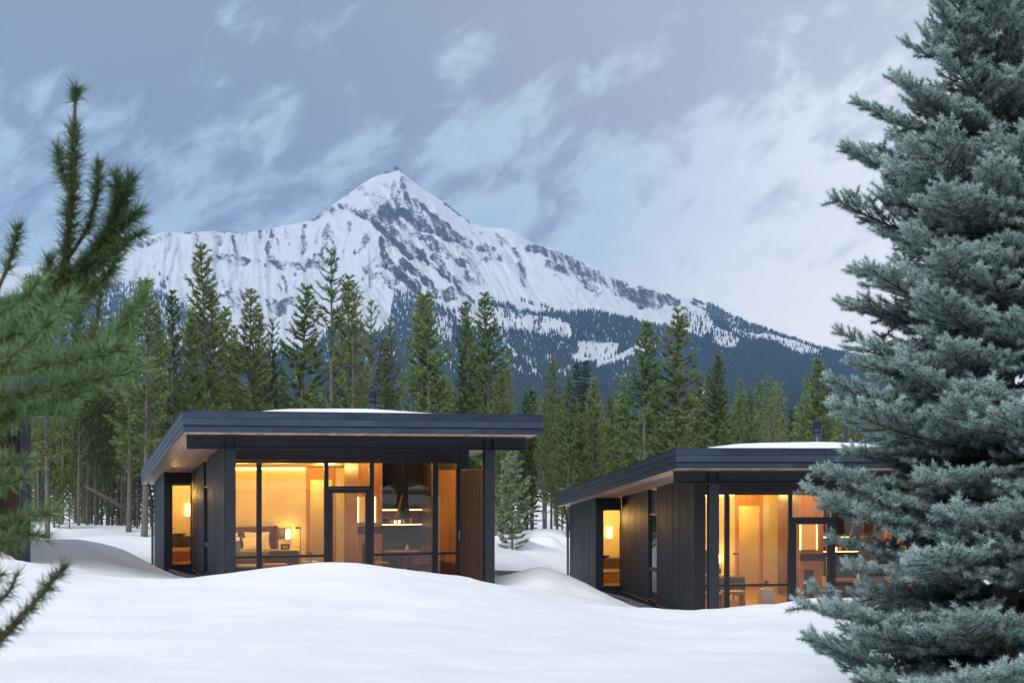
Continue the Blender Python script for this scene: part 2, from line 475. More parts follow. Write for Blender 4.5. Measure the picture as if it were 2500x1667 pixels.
for Y in (30, 70):
    extra += [(-60, Y, 0.9), (60, Y, -0.6), (-35, Y, 0.9), (38, Y, -0.7)]
for (x, y) in ((4, 6), (3, 12), (6, 8), (6, 14), (4, 18)):   # inside cabins the ground stays under the floor
    for (ox, oy, oz, th) in ((-7.46, 32, 0.0, 17.7), (3.917, 33.6, -0.826, 7.6), (-17.42, 28.33, 0.777, 30)):
        c, s = math.cos(R(th)), math.sin(R(th))
        extra.append((ox + c * x - s * y, oy + s * x + c * y, oz - 0.45))
cp = np.vstack([cp, np.array(extra)])
def tps_k(r2):
    return np.where(r2 > 1e-9, 0.5 * r2 * np.log(np.maximum(r2, 1e-9)), 0.0)
def tps_fit(p, z, lam):
    n = len(p)
    r2 = ((p[:, None, :] - p[None, :, :]) ** 2).sum(-1)
    A = np.zeros((n + 3, n + 3)); A[:n, :n] = tps_k(r2) + lam * np.eye(n)
    A[:n, n] = 1; A[:n, n + 1:] = p; A[n, :n] = 1; A[n + 1:, :n] = p.T
    return np.linalg.solve(A, np.concatenate([z, np.zeros(3)]))
SCL = 10.0
W_ = tps_fit(cp[:, :2] / SCL, cp[:, 2], 0.0006)
def ground_z(x, y, detail=True):
    x = np.atleast_1d(np.asarray(x, float)); y = np.atleast_1d(np.asarray(y, float))
    q = np.stack([x, y], -1) / SCL; p = cp[:, :2] / SCL
    out = np.empty(len(q))
    for i in range(0, len(q), 4000):
        b = q[i:i + 4000]
        r2 = ((b[:, None, :] - p[None, :, :]) ** 2).sum(-1)
        out[i:i + 4000] = tps_k(r2) @ W_[:len(p)] + W_[len(p)] + b @ W_[len(p) + 1:]
    far = smooth(np.maximum(np.maximum(np.abs(x) - 45, 0) / 30, np.maximum(np.maximum(y - 100, -y - 25), 0) / 30), 0, 1)
    basez = np.where(y < 0, 1.2, -0.6)
    out = out * (1 - far) + basez * far
    if detail:
        out = out + (fbm(x * 0.55, y * 0.55, 4, 3) - 0.5) * 0.19 + (fbm(x * 2.3, y * 2.3, 3, 9) - 0.5) * 0.028
        lump = smooth(fbm(x * 0.22 + 5, y * 0.22, 3, 14), 0.50, 0.66)
        out = out + lump * (fbm(x * 1.25, y * 1.25, 4, 29, 0.55) - 0.45) * 0.16
    return out
def gz(x, y):
    return float(ground_z(x, y)[0])
def axis(segs):
    out = [segs[0][0]]
    for a, b, st in segs:
        n = max(1, int(round((b - a) / st)))
        out += list(np.linspace(a, b, n + 1)[1:])
    return np.array(out)
gx = axis([(-400, -60, 30), (-60, -22, 2), (-22, 22, 0.26), (22, 60, 2), (60, 400, 30)])
gy = axis([(-400, -40, 30), (-40, 6, 4), (6, 24, 0.45), (24, 46, 0.22), (46, 64, 0.5), (64, 120, 3), (120, 420, 20)])
GX, GY = np.meshgrid(gx, gy)
GZ = ground_z(GX.ravel(), GY.ravel())
nx, ny = len(gx), len(gy)
ii = np.arange(nx * ny).reshape(ny, nx)
quads = np.stack([ii[:-1, :-1], ii[:-1, 1:], ii[1:, 1:], ii[1:, :-1]], -1).reshape(-1, 4)
me = np_mesh('snow_ground', np.stack([GX.ravel(), GY.ravel(), GZ], -1), quads, True, n=4)
tag(link('snow_ground', me, M['snow']), 'rolling white snow banks around the cabins', kind='structure')

# driveway between the cabins
dv = MB()
ys = np.linspace(41.3, 44.6, 5); xs = np.linspace(-3.2, 2.9, 10)
dvv = [(x, y, gz(x, y) + 0.02) for y in ys for x in xs]
dvf = [(j * 10 + i, j * 10 + i + 1, (j + 1) * 10 + i + 1, (j + 1) * 10 + i) for j in range(4) for i in range(9)]
dv.add(dvv, dvf)
tag(dv.build('driveway', M['asphalt'], smooth=True), 'narrow wet grey driveway ploughed between the two cabins', kind='structure')

# ------------------------------------------------------------------ mountain
CREST = [(-700,760),(-300,700),(0,662),(120,640),(200,618),(293,595),(345,584),(391,569),(455,566),(540,566),(561,563),(593,570),(646,561),(689,552),(753,541),(795,512),
 (838,482),(880,452),(923,427),(948,422),(965,416),(978,416),(1008,444),(1050,473),(1093,501),(1152,543),(1190,556),(1227,556),(1262,570),(1300,595),(1338,604),
 (1423,636),(1466,659),(1525,683),(1610,708),(1670,730),(1691,725),(1738,745),(1780,766),(1823,787),(1887,810),(1950,832),(1993,846),(2035,857),(2095,870),(2200,892),(2350,925),(2600,970),(3200,1010)]
DCR = [(-700,4600),(0,4900),(400,5050),(750,5300),(970,5700),(1200,5350),(1500,4850),(1700,4350),(2000,3650),(2500,3100),(3200,2800)]
cu, cv = np.array(CREST, float).T
du_, dd_ = np.array(DCR, float).T
def vcrest(u): return np.interp(u, cu, cv)
def dcrest(u): return np.interp(u, du_, dd_)

def Ac(x, y): return (200 + x / 2.352, 380 + y / 2.352)
def Bc(x, y): return (1100 + x / 2.352, 500 + y / 2.352)
def Cc(x, y): return (880 + x / 4.126, 380 + y / 4.126)
def Dc(x, y): return (1000 + x / 3.92, 680 + y / 3.92)
def Ec(x, y): return (330 + x / 3.408, 560 + y / 3.408)
def S(fn, pts, w, d): return ([fn(*p) for p in pts], w, d)
STROKES = [
 S(Cc,[(350,270),(330,330),(320,420)],6,.62), S(Cc,[(460,235),(400,290)],9,.56), S(Cc,[(100,380),(170,420),(190,480)],7,.55), S(Cc,[(20,310),(90,400)],5,.42), S(Cc,[(150,290),(240,310)],4,.4),
 S(Cc,[(230,300),(300,340)],5,.45), S(Cc,[(0,560),(90,560)],8,.72), S(Cc,[(40,500),(110,540)],5,.5),
 S(Cc,[(430,330),(380,400),(290,490)],10,.62), S(Cc,[(440,400),(350,500)],8,.6),
 S(Cc,[(480,390),(600,500),(760,620),(900,740)],6,.9), S(Cc,[(470,430),(560,520),(700,640),(840,740),(960,830)],10,.72), S(Cc,[(470,480),(620,620),(780,730)],9,.66),
 S(Cc,[(230,560),(330,570),(470,590),(640,690),(760,760),(880,810),(1000,850),(1090,900)],12,.88), S(Cc,[(250,600),(330,640)],11,.75), S(Cc,[(560,690),(640,720)],12,.85), S(Cc,[(1090,900),(1170,920)],6,.6),
 S(Cc,[(900,770),(1000,830),(1060,890)],9,.85),
 S(Cc,[(20,560),(100,640),(250,780),(400,920),(520,1020),(600,1050)],6,1.0), S(Cc,[(60,620),(180,720),(300,840)],7,.9), S(Cc,[(280,830),(400,940),(500,1010)],6,.9),
 S(Cc,[(120,590),(230,640),(330,760),(450,880),(560,980)],7,.72), S(Cc,[(350,660),(450,740),(560,790)],9,.66), S(Cc,[(200,680),(340,830)],5,.62), S(Cc,[(470,870),(560,950),(640,1030)],9,.74),
 S(Cc,[(560,980),(700,1090),(800,1180),(900,1250),(1000,1370),(1080,1430),(1150,1480)],5,.92), S(Cc,[(600,1000),(700,1070)],7,.75),
 S(Cc,[(620,820),(700,850),(760,900),(850,960),(950,1060),(1060,1100)],9,.80), S(Cc,[(660,870),(760,960),(800,1030)],7,.72), S(Cc,[(870,1000),(980,1070)],7,.8),
 S(Cc,[(920,880),(1020,960),(1120,1070),(1210,1160)],4,.62), S(Cc,[(1020,900),(1110,980)],5,.55),
 S(Cc,[(740,1000),(820,1080),(830,1150),(900,1220),(960,1280)],7,.8), S(Cc,[(960,1240),(1010,1300)],4,.75),
 S(Cc,[(1140,1130),(1100,1180),(1070,1230)],11,.72), S(Cc,[(1160,1180),(1180,1260)],12,.72), S(Cc,[(1090,1250),(1220,1285)],8,.7),
 S(Cc,[(205,850),(215,930),(230,1000)],8,.80), S(Cc,[(230,1010),(330,1120),(450,1220),(560,1330)],11,.92), S(Cc,[(240,1080),(330,1160)],9,.85), S(Cc,[(230,860),(280,890)],8,.62),
 S(Cc,[(430,1070),(560,1170),(660,1260),(760,1370)],9,.88), S(Cc,[(560,1150),(690,1280)],7,.8), S(Cc,[(720,1390),(860,1420),(1000,1400)],13,.70), S(Cc,[(870,1380),(1000,1350)],9,.66), S(Cc,[(480,1300),(600,1370)],9,.66),
 S(Cc,[(150,1210),(240,1210)],9,.6), S(Cc,[(260,1270),(390,1260)],7,.6), S(Cc,[(300,1290),(380,1380)],6,.6), S(Cc,[(340,1190),(400,1240)],6,.6), S(Cc,[(220,1300),(230,1350)],4,.55),
 S(Cc,[(10,930),(60,820)],8,.56), S(Cc,[(50,1160),(150,1050)],6,.6), S(Cc,[(20,1230),(70,1150)],4,.55), S(Cc,[(140,1140),(190,1100)],3,.6),
 S(Cc,[(1170,930),(1250,930)],8,.72), S(Cc,[(1270,930),(1350,950)],8,.70), S(Cc,[(1260,890),(1330,910)],4,.6),
 S(Cc,[(1370,810),(1440,850),(1500,900),(1580,980)],6,.72), S(Cc,[(1400,860),(1480,930)],4,.6), S(Cc,[(1560,980),(1630,1090)],7,.62), S(Cc,[(1600,1130),(1640,1200),(1650,1290)],9,.66), S(Cc,[(1340,1010),(1420,1040)],9,.72), S(Cc,[(1260,1030),(1280,1050)],6,.6),
 S(Cc,[(1130,770),(1220,780)],4,.5), S(Cc,[(1540,790),(1600,810)],3,.5), S(Cc,[(1340,1240),(1420,1270)],6,.42), S(Cc,[(1640,940),(1680,950)],4,.6),
 S(Cc,[(400,160),(470,220)],2.0,.85), S(Cc,[(600,300),(720,380),(850,470),(920,520),(1000,590),(1110,670)],2.2,1.0),
 S(Bc,[(450,250),(510,255),(560,275),(600,300)],11,.88), S(Bc,[(600,290),(700,330),(760,350)],12,.72), S(Bc,[(560,340),(640,370),(720,400),(800,440)],10,.70), S(Bc,[(700,350),(800,400),(900,440),(1000,480)],13,.82),
 S(Bc,[(780,460),(860,510)],7,.75), S(Bc,[(930,490),(940,520)],4,.85), S(Bc,[(980,490),(1060,520),(1150,560)],13,.86), S(Bc,[(1100,500),(1200,530),(1300,560)],11,.84), S(Bc,[(1090,580),(1120,570)],6,.75), S(Bc,[(1170,590),(1200,570)],7,.8), S(Bc,[(1230,560),(1300,580)],6,.7),
 S(Bc,[(840,520),(855,540)],4,.75), S(Bc,[(990,545),(1030,500)],3,.55), S(Bc,[(540,380),(600,410)],7,.45), S(Bc,[(490,350),(500,400)],4,.4), S(Bc,[(730,480),(735,490)],4,.55),
 S(Bc,[(1390,560),(1460,600)],5,.7), S(Bc,[(1400,540),(1450,560)],3,.75), S(Bc,[(1340,610),(1370,640)],5,.45), S(Bc,[(1270,600),(1330,620)],6,.42), S(Bc,[(1510,580),(1600,640)],3,.8), S(Bc,[(640,550),(720,570)],4,.45), S(Bc,[(520,600),(600,620)],2,.5),
 S(Ac,[(280,520),(340,510),(420,490),(470,465),(510,450)],7,.62), S(Ac,[(340,490),(400,470)],4,.5), S(Ac,[(600,436),(640,434)],3,.9), S(Ac,[(790,437),(850,430),(925,447)],3,.9),
 S(Ac,[(680,460),(690,510)],9,.58), S(Ac,[(770,465),(790,500)],7,.6), S(Ac,[(740,440),(780,470)],5,.5), S(Ac,[(870,470),(880,540),(900,560)],4,.74), S(Ac,[(830,440),(900,450)],4,.55),
 S(Ac,[(950,450),(945,530)],4,.58), S(Ac,[(1015,440),(1020,490)],6,.68), S(Ac,[(1060,440),(1040,470)],4,.6), S(Ac,[(1095,440),(1080,500),(1065,560)],5,.72), S(Ac,[(1110,440),(1125,550)],4,.62), S(Ac,[(1165,420),(1160,480)],3,.62), S(Ac,[(1180,440),(1190,510)],3,.6),
 S(Ac,[(1270,400),(1275,480),(1270,560)],6,.74), S(Ac,[(1360,430),(1340,500)],4,.6), S(Ac,[(1410,400),(1400,470),(1370,540),(1350,590)],6,.76), S(Ac,[(1420,430),(1450,540)],5,.70), S(Ac,[(1540,380),(1530,440)],5,.62), S(Ac,[(1510,470),(1500,560)],4,.45), S(Ac,[(1640,460),(1610,520),(1575,560)],6,.6),
 S(Ac,[(1330,370),(1400,320),(1480,285),(1560,300)],7,.68), S(Ac,[(1480,285),(1560,320),(1640,350)],5,.85), S(Ac,[(1400,340),(1480,330)],4,.55), S(Ac,[(1560,200),(1620,180)],3,.5), S(Ac,[(1650,220),(1720,250)],8,.55), S(Ac,[(1590,220),(1640,230)],4,.45),
 S(Ac,[(790,580),(870,570),(950,600)],7,.72), S(Ac,[(840,600),(920,620)],7,.66), S(Ac,[(990,590),(1040,620)],6,.66), S(Ac,[(1080,600),(1150,630)],10,.74), S(Ac,[(1180,610),(1195,630)],4,.6), S(Ac,[(1220,620),(1280,645)],8,.7), S(Ac,[(1310,620),(1440,625)],9,.66), S(Ac,[(1440,560),(1445,620)],5,.62),
 S(Ec,[(700,400),(740,480)],4,.55), S(Ec,[(760,400),(820,520)],5,.55), S(Ec,[(770,540),(830,640)],9,.64), S(Ec,[(860,520),(910,600)],10,.60), S(Ec,[(650,370),(680,520)],5,.5), S(Ec,[(670,560),(700,620)],6,.6), S(Ec,[(620,230),(640,250)],6,.55),
 S(Ec,[(1230,400),(1270,500)],6,.6), S(Ec,[(1330,360),(1335,480)],3,.55), S(Ec,[(1110,590),(1160,650),(1190,680)],11,.72), S(Ec,[(1180,640),(1300,590)],10,.72), S(Ec,[(1230,680),(1240,690)],5,.7), S(Ec,[(1310,570),(1350,600)],7,.55), S(Ec,[(1000,570),(1050,620)],7,.5), S(Ec,[(920,380),(935,410)],5,.5), S(Ec,[(980,380),(1080,410)],5,.42), S(Ec,[(1180,470),(1210,520)],4,.5), S(Ec,[(380,190),(460,250)],5,.38),
]
def seg_dist(pu, pv, a, b):
    ax, ay = a; bx, by = b
    dx_, dy_ = bx - ax, by - ay
    t = np.clip(((pu - ax) * dx_ + (pv - ay) * dy_) / max(dx_ * dx_ + dy_ * dy_, 1e-6), 0, 1)
    return np.hypot(pu - ax - t * dx_, pv - ay - t * dy_)
def poly_dist(pu, pv, pts):
    d = None
    for a, b in zip(pts[:-1], pts[1:]):
        e = seg_dist(pu, pv, a, b); d = e if d is None else np.minimum(d, e)
    return d
def in_poly(pu, pv, pts):
    ins = np.zeros(pu.shape, bool)
    n = len(pts)
    for i in range(n):
        (x1, y1), (x2, y2) = pts[i], pts[(i + 1) % n]
        c = ((y1 > pv) != (y2 > pv)) & (pu < (x2 - x1) * (pv - y1) / ((y2 - y1) if y2 != y1 else 1e-9) + x1)
        ins ^= c
    return ins

us = np.concatenate([np.arange(-700, -60, 16), np.arange(-60, 2150, 2.6), np.arange(2150, 3200, 18)])
NR = 250
VFOOT = 1010.0
s_ = np.concatenate([np.linspace(0, 1, NR)])
U = np.repeat(us[None, :], NR, 0)
SS = np.repeat(s_[:, None], len(us), 1)
crest_j = (fbm(us * 0.05, us * 0 + 3.0, 3, 21) - 0.5) * 5.0
VC = vcrest(us) + crest_j
V = VFOOT + (VC[None, :] - VFOOT) * SS
def relief(u, v, s):
    # ribs and gullies that run down the faces, and the big rib that falls from the summit
    g = (v - 415)
    lean = np.where(u < 900, (u - 620) * 0.0006, 0.55) * g
    q = (u - lean) * 0.020
    r1 = 1 - np.abs(2 * fbm(q, v * 0.004, 3, 5) - 1)
    r2 = 1 - np.abs(2 * fbm((u - lean) * 0.055, v * 0.012, 3, 15) - 1)
    r3 = fbm(u * 0.02, v * 0.02, 4, 25)
    a = -200 * (r1 - 0.6) - 80 * (r2 - 0.6) - 170 * (r3 - 0.5)
    for pts, w, h in (([Cc(400,170),Cc(440,330),Cc(480,400),Cc(880,720),Cc(1090,900)], 60, 240), ([Cc(0,540),Cc(250,780),Cc(600,1050),Cc(1000,1370),Cc(1150,1480)], 55, 200),
                      ([Cc(200,850),Cc(330,1120),Cc(560,1330),Cc(860,1430)], 50, 160), ([Bc(480,240),Bc(560,300),Bc(700,400)], 50, 90), ([Ac(1420,400),Ac(1380,560)], 45, 110)):
        a = a - h * np.exp(-(poly_dist(u, v, pts) / w) ** 2)
    a = a - 260 * np.exp(-(((v - (785 + 0.10 * (u - 1400) + 18 * np.sin(u * 0.011))) / 40.0) ** 2)) * smooth(u, 1000, 1250)   # forested bench
    return a * smooth(s, 0.0, 0.25) * (1 - smooth(s, 0.93, 1.0))
Dg = 1500 + (dcrest(U) - 1500) * SS ** 0.78 + relief(U, V, SS)
mask = np.zeros_like(U)
wob_u = U + (fbm(U * 0.06, V * 0.06, 3, 31) - 0.5) * 16
wob_v = V + (fbm(U * 0.06, V * 0.06, 3, 41) - 0.5) * 16
for pts, w, d in STROKES:
    lo_u = min(p[0] for p in pts) - 3 * w - 20; hi_u = max(p[0] for p in pts) + 3 * w + 20
    cs = np.where((us >= lo_u) & (us <= hi_u))[0]
    if not len(cs): continue
    sl = slice(cs[0], cs[-1] + 1)
    dd = poly_dist(wob_u[:, sl], wob_v[:, sl], pts)
    mask[:, sl] = np.maximum(mask[:, sl], d * (1 - smooth(dd, w * 0.6, w * 1.9)))
gully = fbm((U - 0.35 * (V - 415)) * 0.10, V * 0.03, 3, 51)
rock = np.clip(mask * (0.62 + 1.0 * (gully - 0.35)) + 0.35 * mask * (fbm((U - 0.5 * (V - 415)) * 0.28, V * 0.10, 3, 91) - 0.5) * 2, 0, 1) + 0.10 * (fbm(U * 0.03, V * 0.03, 3, 61) - 0.5)
X = (U - 1250) / FPX * Dg
Z = CZ + (HZ - V) / FPX * Dg
rows = [np.stack([X, Dg, Z], -1)]
rk = [rock]
# skirt towards the viewer (valley floor) and the far side of the crest
front = []
for D0, z0 in ((260, -3.0), (500, 2.0), (900, 22.0), (1250, 45.0)):
    front.append(np.stack([(us - 1250) / FPX * D0, np.full(len(us), D0), np.full(len(us), z0)], -1)[None])
back = []
for dD, dz_ in ((120, -60), (400, -240), (1200, -700)):
    back.append(np.stack([(us - 1250) / FPX * (Dg[-1] + dD), Dg[-1] + dD, np.maximum(Z[-1] + dz_, -20)], -1)[None])
allv = np.concatenate(front + rows + back, 0)
allr = np.concatenate([np.zeros((4, len(us)))] + rk + [np.zeros((3, len(us)))], 0)
nr_, nc_ = allv.shape[:2]
ii = np.arange(nr_ * nc_).reshape(nr_, nc_)
quads = np.stack([ii[:-1, :-1], ii[:-1, 1:], ii[1:, 1:], ii[1:, :-1]], -1).reshape(-1, 4)
me = np_mesh('mountain_terrain', allv.reshape(-1, 3), quads, True, {'rock': allr.ravel()}, n=4)
tag(link('mountain_terrain', me, M['mountain']), 'snowy pyramid peak with dark rock ribs and long ridges', kind='structure')

def terrain_D(u, s):
    """distance of the terrain at photo column u and slope fraction s (bilinear in the grid)"""
    fu = np.interp(u, us, np.arange(len(us))); fs = s * (NR - 1)
    i0 = np.clip(fs.astype(int), 0, NR - 2); j0 = np.clip(fu.astype(int), 0, len(us) - 2)
    a = fs - i0; b = fu - j0
    g = lambda A: (A[i0, j0] * (1 - a) * (1 - b) + A[i0, j0 + 1] * (1 - a) * b + A[i0 + 1, j0] * a * (1 - b) + A[i0 + 1, j0 + 1] * a * b)
    return g(X), g(Dg), g(Z)

# ------------------------------------------------------------------ far forest on the mountain's foot
TREELINE = [(-300,760),(0,725),(250,692),(350,690),(390,712),(460,752),(560,842),(700,862),(770,850),(815,792),(860,800),(905,822),(945,800),(962,722),(985,716),(1050,737),(1112,764),
            (1150,745),(1200,738),(1230,742),(1300,766),(1340,764),(1420,762),(1450,760),(1490,770),(1540,780),(1600,796),(1670,812),(1704,820),(1722,812),(1729,766),(1745,744),(1780,760),(2600,960)]
tl_u, tl_v = np.array(TREELINE, float).T
OPEN = [  # clearings: polygon, share of trees left
 ([Dc(*p) for p in ((445,330),(640,245),(780,262),(900,290),(1050,325),(1180,362),(1290,370),(1450,400),(1530,445),(1555,540),(1350,533),(1150,485),(1000,462),(820,455),(650,450),(450,430))], .04),
 ([Dc(*p) for p in ((1600,592),(1800,615),(2010,622),(1940,740),(2000,735),(2190,640),(2210,560),(2300,560),(2300,700),(2200,690),(1960,790),(1850,830),(1770,855),(1800,780),(1700,790),(1530,775),(1640,690))], .03),
 ([Dc(*p) for p in ((220,350),(330,370),(410,400),(410,570),(330,600),(230,610))], .28),
 ([Bc(*p) for p in ((1340,600),(1470,640),(1530,700),(1680,785),(1600,815),(1500,785),(1520,720),(1440,745),(1340,725))], .12),
 ([Bc(*p) for p in ((1480,660),(1560,700),(1720,738),(1860,750),(2000,790),(2140,842),(2010,855),(1900,800),(1850,770),(1740,760),(1600,720))], .05),
 ([Bc(*p) for p in ((1765,885),(1830,890),(1835,903),(1775,897))], .1),
 ([Bc(*p) for p in ((1950,968),(2060,995),(2160,1040),(2150,1055),(2040,1010),(1960,985))], .22),
 ([Bc(*p) for p in ((1380,815),(1450,840),(1450,850),(1375,835))], .1), ([Bc(*p) for p in ((1540,915),(1575,925),(1570,940),(1545,930))], .1), ([Bc(*p) for p in ((1440,1030),(1470,1030),(1470,1110),(1445,1120))], .1),
]
STRIPS = [([Dc(930,640),Dc(980,690),Dc(1015,765)], 4.5, .1), ([Dc(1090,765),Dc(1120,810)], 6, .15), ([Dc(1150,820),Dc(1200,850),Dc(1190,900),Dc(1245,990)], 8, .12), ([Dc(820,760),Dc(900,810),Dc(1010,870),Dc(1130,945)], 8, .3),
          ([Dc(1280,990),Dc(1400,930),Dc(1560,860)], 8, .3), ([Dc(1950,860),Dc(1960,1000)], 6, .3), ([Dc(2080,830),Dc(2060,950)], 9, .35), ([Dc(300,720),Dc(400,740)], 5, .3), ([Bc(1160,800),Bc(1190,850)], 6, .2), ([Bc(1200,770),Bc(1330,840)], 7, .4),
          ([Bc(1570,950),Bc(1568,1030)], 2.5, .1), ([Bc(1840,990),Bc(1880,995)], 3, .2), ([Ec(150,560),Ec(420,700)], 9, .35), ([Ec(180,680),Ec(380,860)], 14, .25)]
NT = 150000
tu = nrg.uniform(-250, 2650, NT); ts = nrg.uniform(0.02, 1.0, NT) ** 1.0
tv = VFOOT + (vcrest(tu) - VFOOT) * ts
dens = smooth(tv, np.interp(tu, tl_u, tl_v) - 2, np.interp(tu, tl_u, tl_v) + 5)
dens = np.maximum(dens, np.where((tu > 1725) & (ts > 0.9), 0.9, 0))
patch = fbm(tu * 0.018, tv * 0.03, 3, 71)
dens = dens * (0.55 + 0.9 * smooth(patch, 0.30, 0.5)) * (1 - 0.5 * (1 - smooth(tu, 380, 700)))
dens = dens * (1 - 0.45 * smooth(tv, 890, 1000) * (vnoise(tu * 0.05, tv * 0.01, 77) > 0.62))
for poly, k in OPEN:
    dens = np.where(in_poly(tu, tv, poly) | in_poly(tu, tv - 9, poly), k * .7, dens)
for pts, w, k in STRIPS:
    dens = np.where(poly_dist(tu, tv, pts) < w, np.minimum(dens, k), dens)
for pts, w, k in (([Ec(150,320),Ec(250,430)], 7, .10), ([Ec(225,460),Ec(240,490)], 5, .6), ([Dc(1070,210),Dc(1150,240),Dc(1260,270),Dc(1380,310)], 3.5, .45), ([Dc(860,280),Dc(1010,360),Dc(1080,350)], 9, .35), ([Dc(1210,420),Dc(1300,400)], 9, .3), ([Dc(1200,480),Dc(1400,520)], 4, .4), ([Cc(370,1400),Cc(560,1480),Cc(760,1530)], 6, .7), ([Cc(450,1480),Cc(560,1520)], 8, .6), ([Dc(1600,330),Dc(1650,320)], 5, .6)):
    dens = np.where(poly_dist(tu, tv, pts) < w, np.maximum(dens, k), dens)
keep = nrg.uniform(0, 1, NT) < dens
tu, ts = tu[keep], ts[keep]
bx, by, bz = terrain_D(tu, ts)
# the valley floor in front of the slopes carries the same forest
vu = nrg.uniform(-300, 2700, 9000); vd = 330 + 1200 * nrg.uniform(0, 1, 9000) ** 1.2
bx = np.concatenate([bx, (vu - 1250) / FPX * vd]); by = np.concatenate([by, vd])
bz = np.concatenate([bz, np.interp(vd, [260, 500, 900, 1250, 1500], [-3.0, 2.0, 22.0, 45.0, 60.0])]); ts = np.concatenate([ts, np.zeros(9000)])
n = len(bx)
hgt = nrg.uniform(8, 16, n) * np.where(ts > 0.85, 0.75, 1.0)
rad = hgt * nrg.uniform(0.17, 0.27, n)
# each tree: two stacked ragged five-sided spires
K = 4
ang0 = nrg.uniform(0, 6.28, n)
vv, tt, tint = [], [], []
base_i = 0
for (z0, z1, rr) in ((0.05, 0.72, 1.0), (0.42, 1.0, 0.62)):
    ring = []
    for k in range(K):
        a = ang0 + 2 * math.pi * k / K
        rj = rad * rr * nrg.uniform(0.65, 1.2, n)
        ring.append(np.stack([bx + np.cos(a) * rj, by + np.sin(a) * rj, bz + hgt * (z0 + nrg.uniform(-0.06, 0.06, n))], -1))
    top = np.stack([bx, by, bz + hgt * z1], -1)
    blk = np.stack(ring + [top], 1)                      # n, K+1, 3
    vv.append(blk.reshape(-1, 3))
    ofs = base_i + np.arange(n)[:, None] * (K + 1)
    for k in range(K):
        tt.append(np.stack([ofs[:, 0] + k, ofs[:, 0] + (k + 1) % K, ofs[:, 0] + K], -1))
    base_i += n * (K + 1)
    tint.append(np.repeat(nrg.uniform(0, 1, n), K + 1))
me = np_mesh('far_forest', np.concatenate(vv), np.concatenate(tt), False, {'tint': np.concatenate(tint)})
tag(link('far_forest', me, M['farforest']), 'dark blue conifer forest on the lower slopes below the peak', kind='stuff')

# summit station and tram tower
def summit_hut(name, u, v, w, h, label):
    D = float(dcrest(u)) + 10
    p = P(u, v, D)
    r = empty(name, Matrix.Translation(p)); tag(r, label, 'hut')
    m = w * D / FPX; hh = h * D / FPX
    MB().box(-m / 2, m / 2, 0, m * .7, -hh * .6, hh * .55).build('wall', M['deadwood'], r)
    MB().box(-m * .62, m * .62, -m * .1, m * .8, hh * .55 + .02, hh * .8).build('roof', M['stone'], r)
    MB().box(-m * .15, m * .25, m * .1, m * .5, hh * .82, hh * 1.15).build('cabin_dock', M['deadwood'], r)
    for s in (-1, 1):
        MB().box(s * m * .36 - .5, s * m * .36 + .5, -1.2, -.2, -hh * 1.1, -hh * .6).build('leg', M['steel'], r)
summit_hut('summit_station', 967, 415, 11, 8, 'tiny dark lift station on the very top of the peak')
summit_hut('summit_shelter', 943, 424, 8, 5, 'tiny dark shelter on the ridge just left of the summit station')
tp = P(848, 490, float(dcrest(848)) - 40)
r = empty('tram_tower', Matrix.Translation(tp)); tag(r, 'spindly lattice lift tower on the ridge left of the summit', 'tower')
for s in (-1, 1):
    MB().tube([(s * 7, 0, -10), (s * 3, 0, 42)], .9, 5).build('leg', M['steel'], r)
MB().tube([(-13, 0, 40), (13, 0, 44)], 1.0, 5).build('crossarm', M['steel'], r)
for z in (5, 18, 30):
    MB().tube([(-6 + z * .09, 0, z), (6 - z * .09, 0, z + 7)], .5, 4).build('brace', M['steel'], r)

# ------------------------------------------------------------------ cabins
KS = 0.0787                    # fall of the roof, metres per metre
RW, RL = 8.61, 17.8            # roof width and length
ZS, ZT = 3.809, 4.264          # underside and top of the roof at its front edge
FY = 2.85                      # plane of the glazed front
def zs(y): return ZS - KS * y  # underside of the roof at depth y

def cabin_matrix(ox, oy, oz, th):
    return Matrix.Translation((ox, oy, oz)) @ Matrix.Rotation(R(th), 4, 'Z')
CM = [cabin_matrix(-7.46, 32.0, 0.0, 17.7), cabin_matrix(3.917, 33.6, -0.826, 7.6), cabin_matrix(-17.42, 28.33, 0.777, 30.0)]

def pane(name, parent, x0, x1, z0, z1, y=FY, mat_='glass'):
    return MB().box(x0, x1, y + 0.03, y + 0.042, z0, z1).build(name, M[mat_], parent)

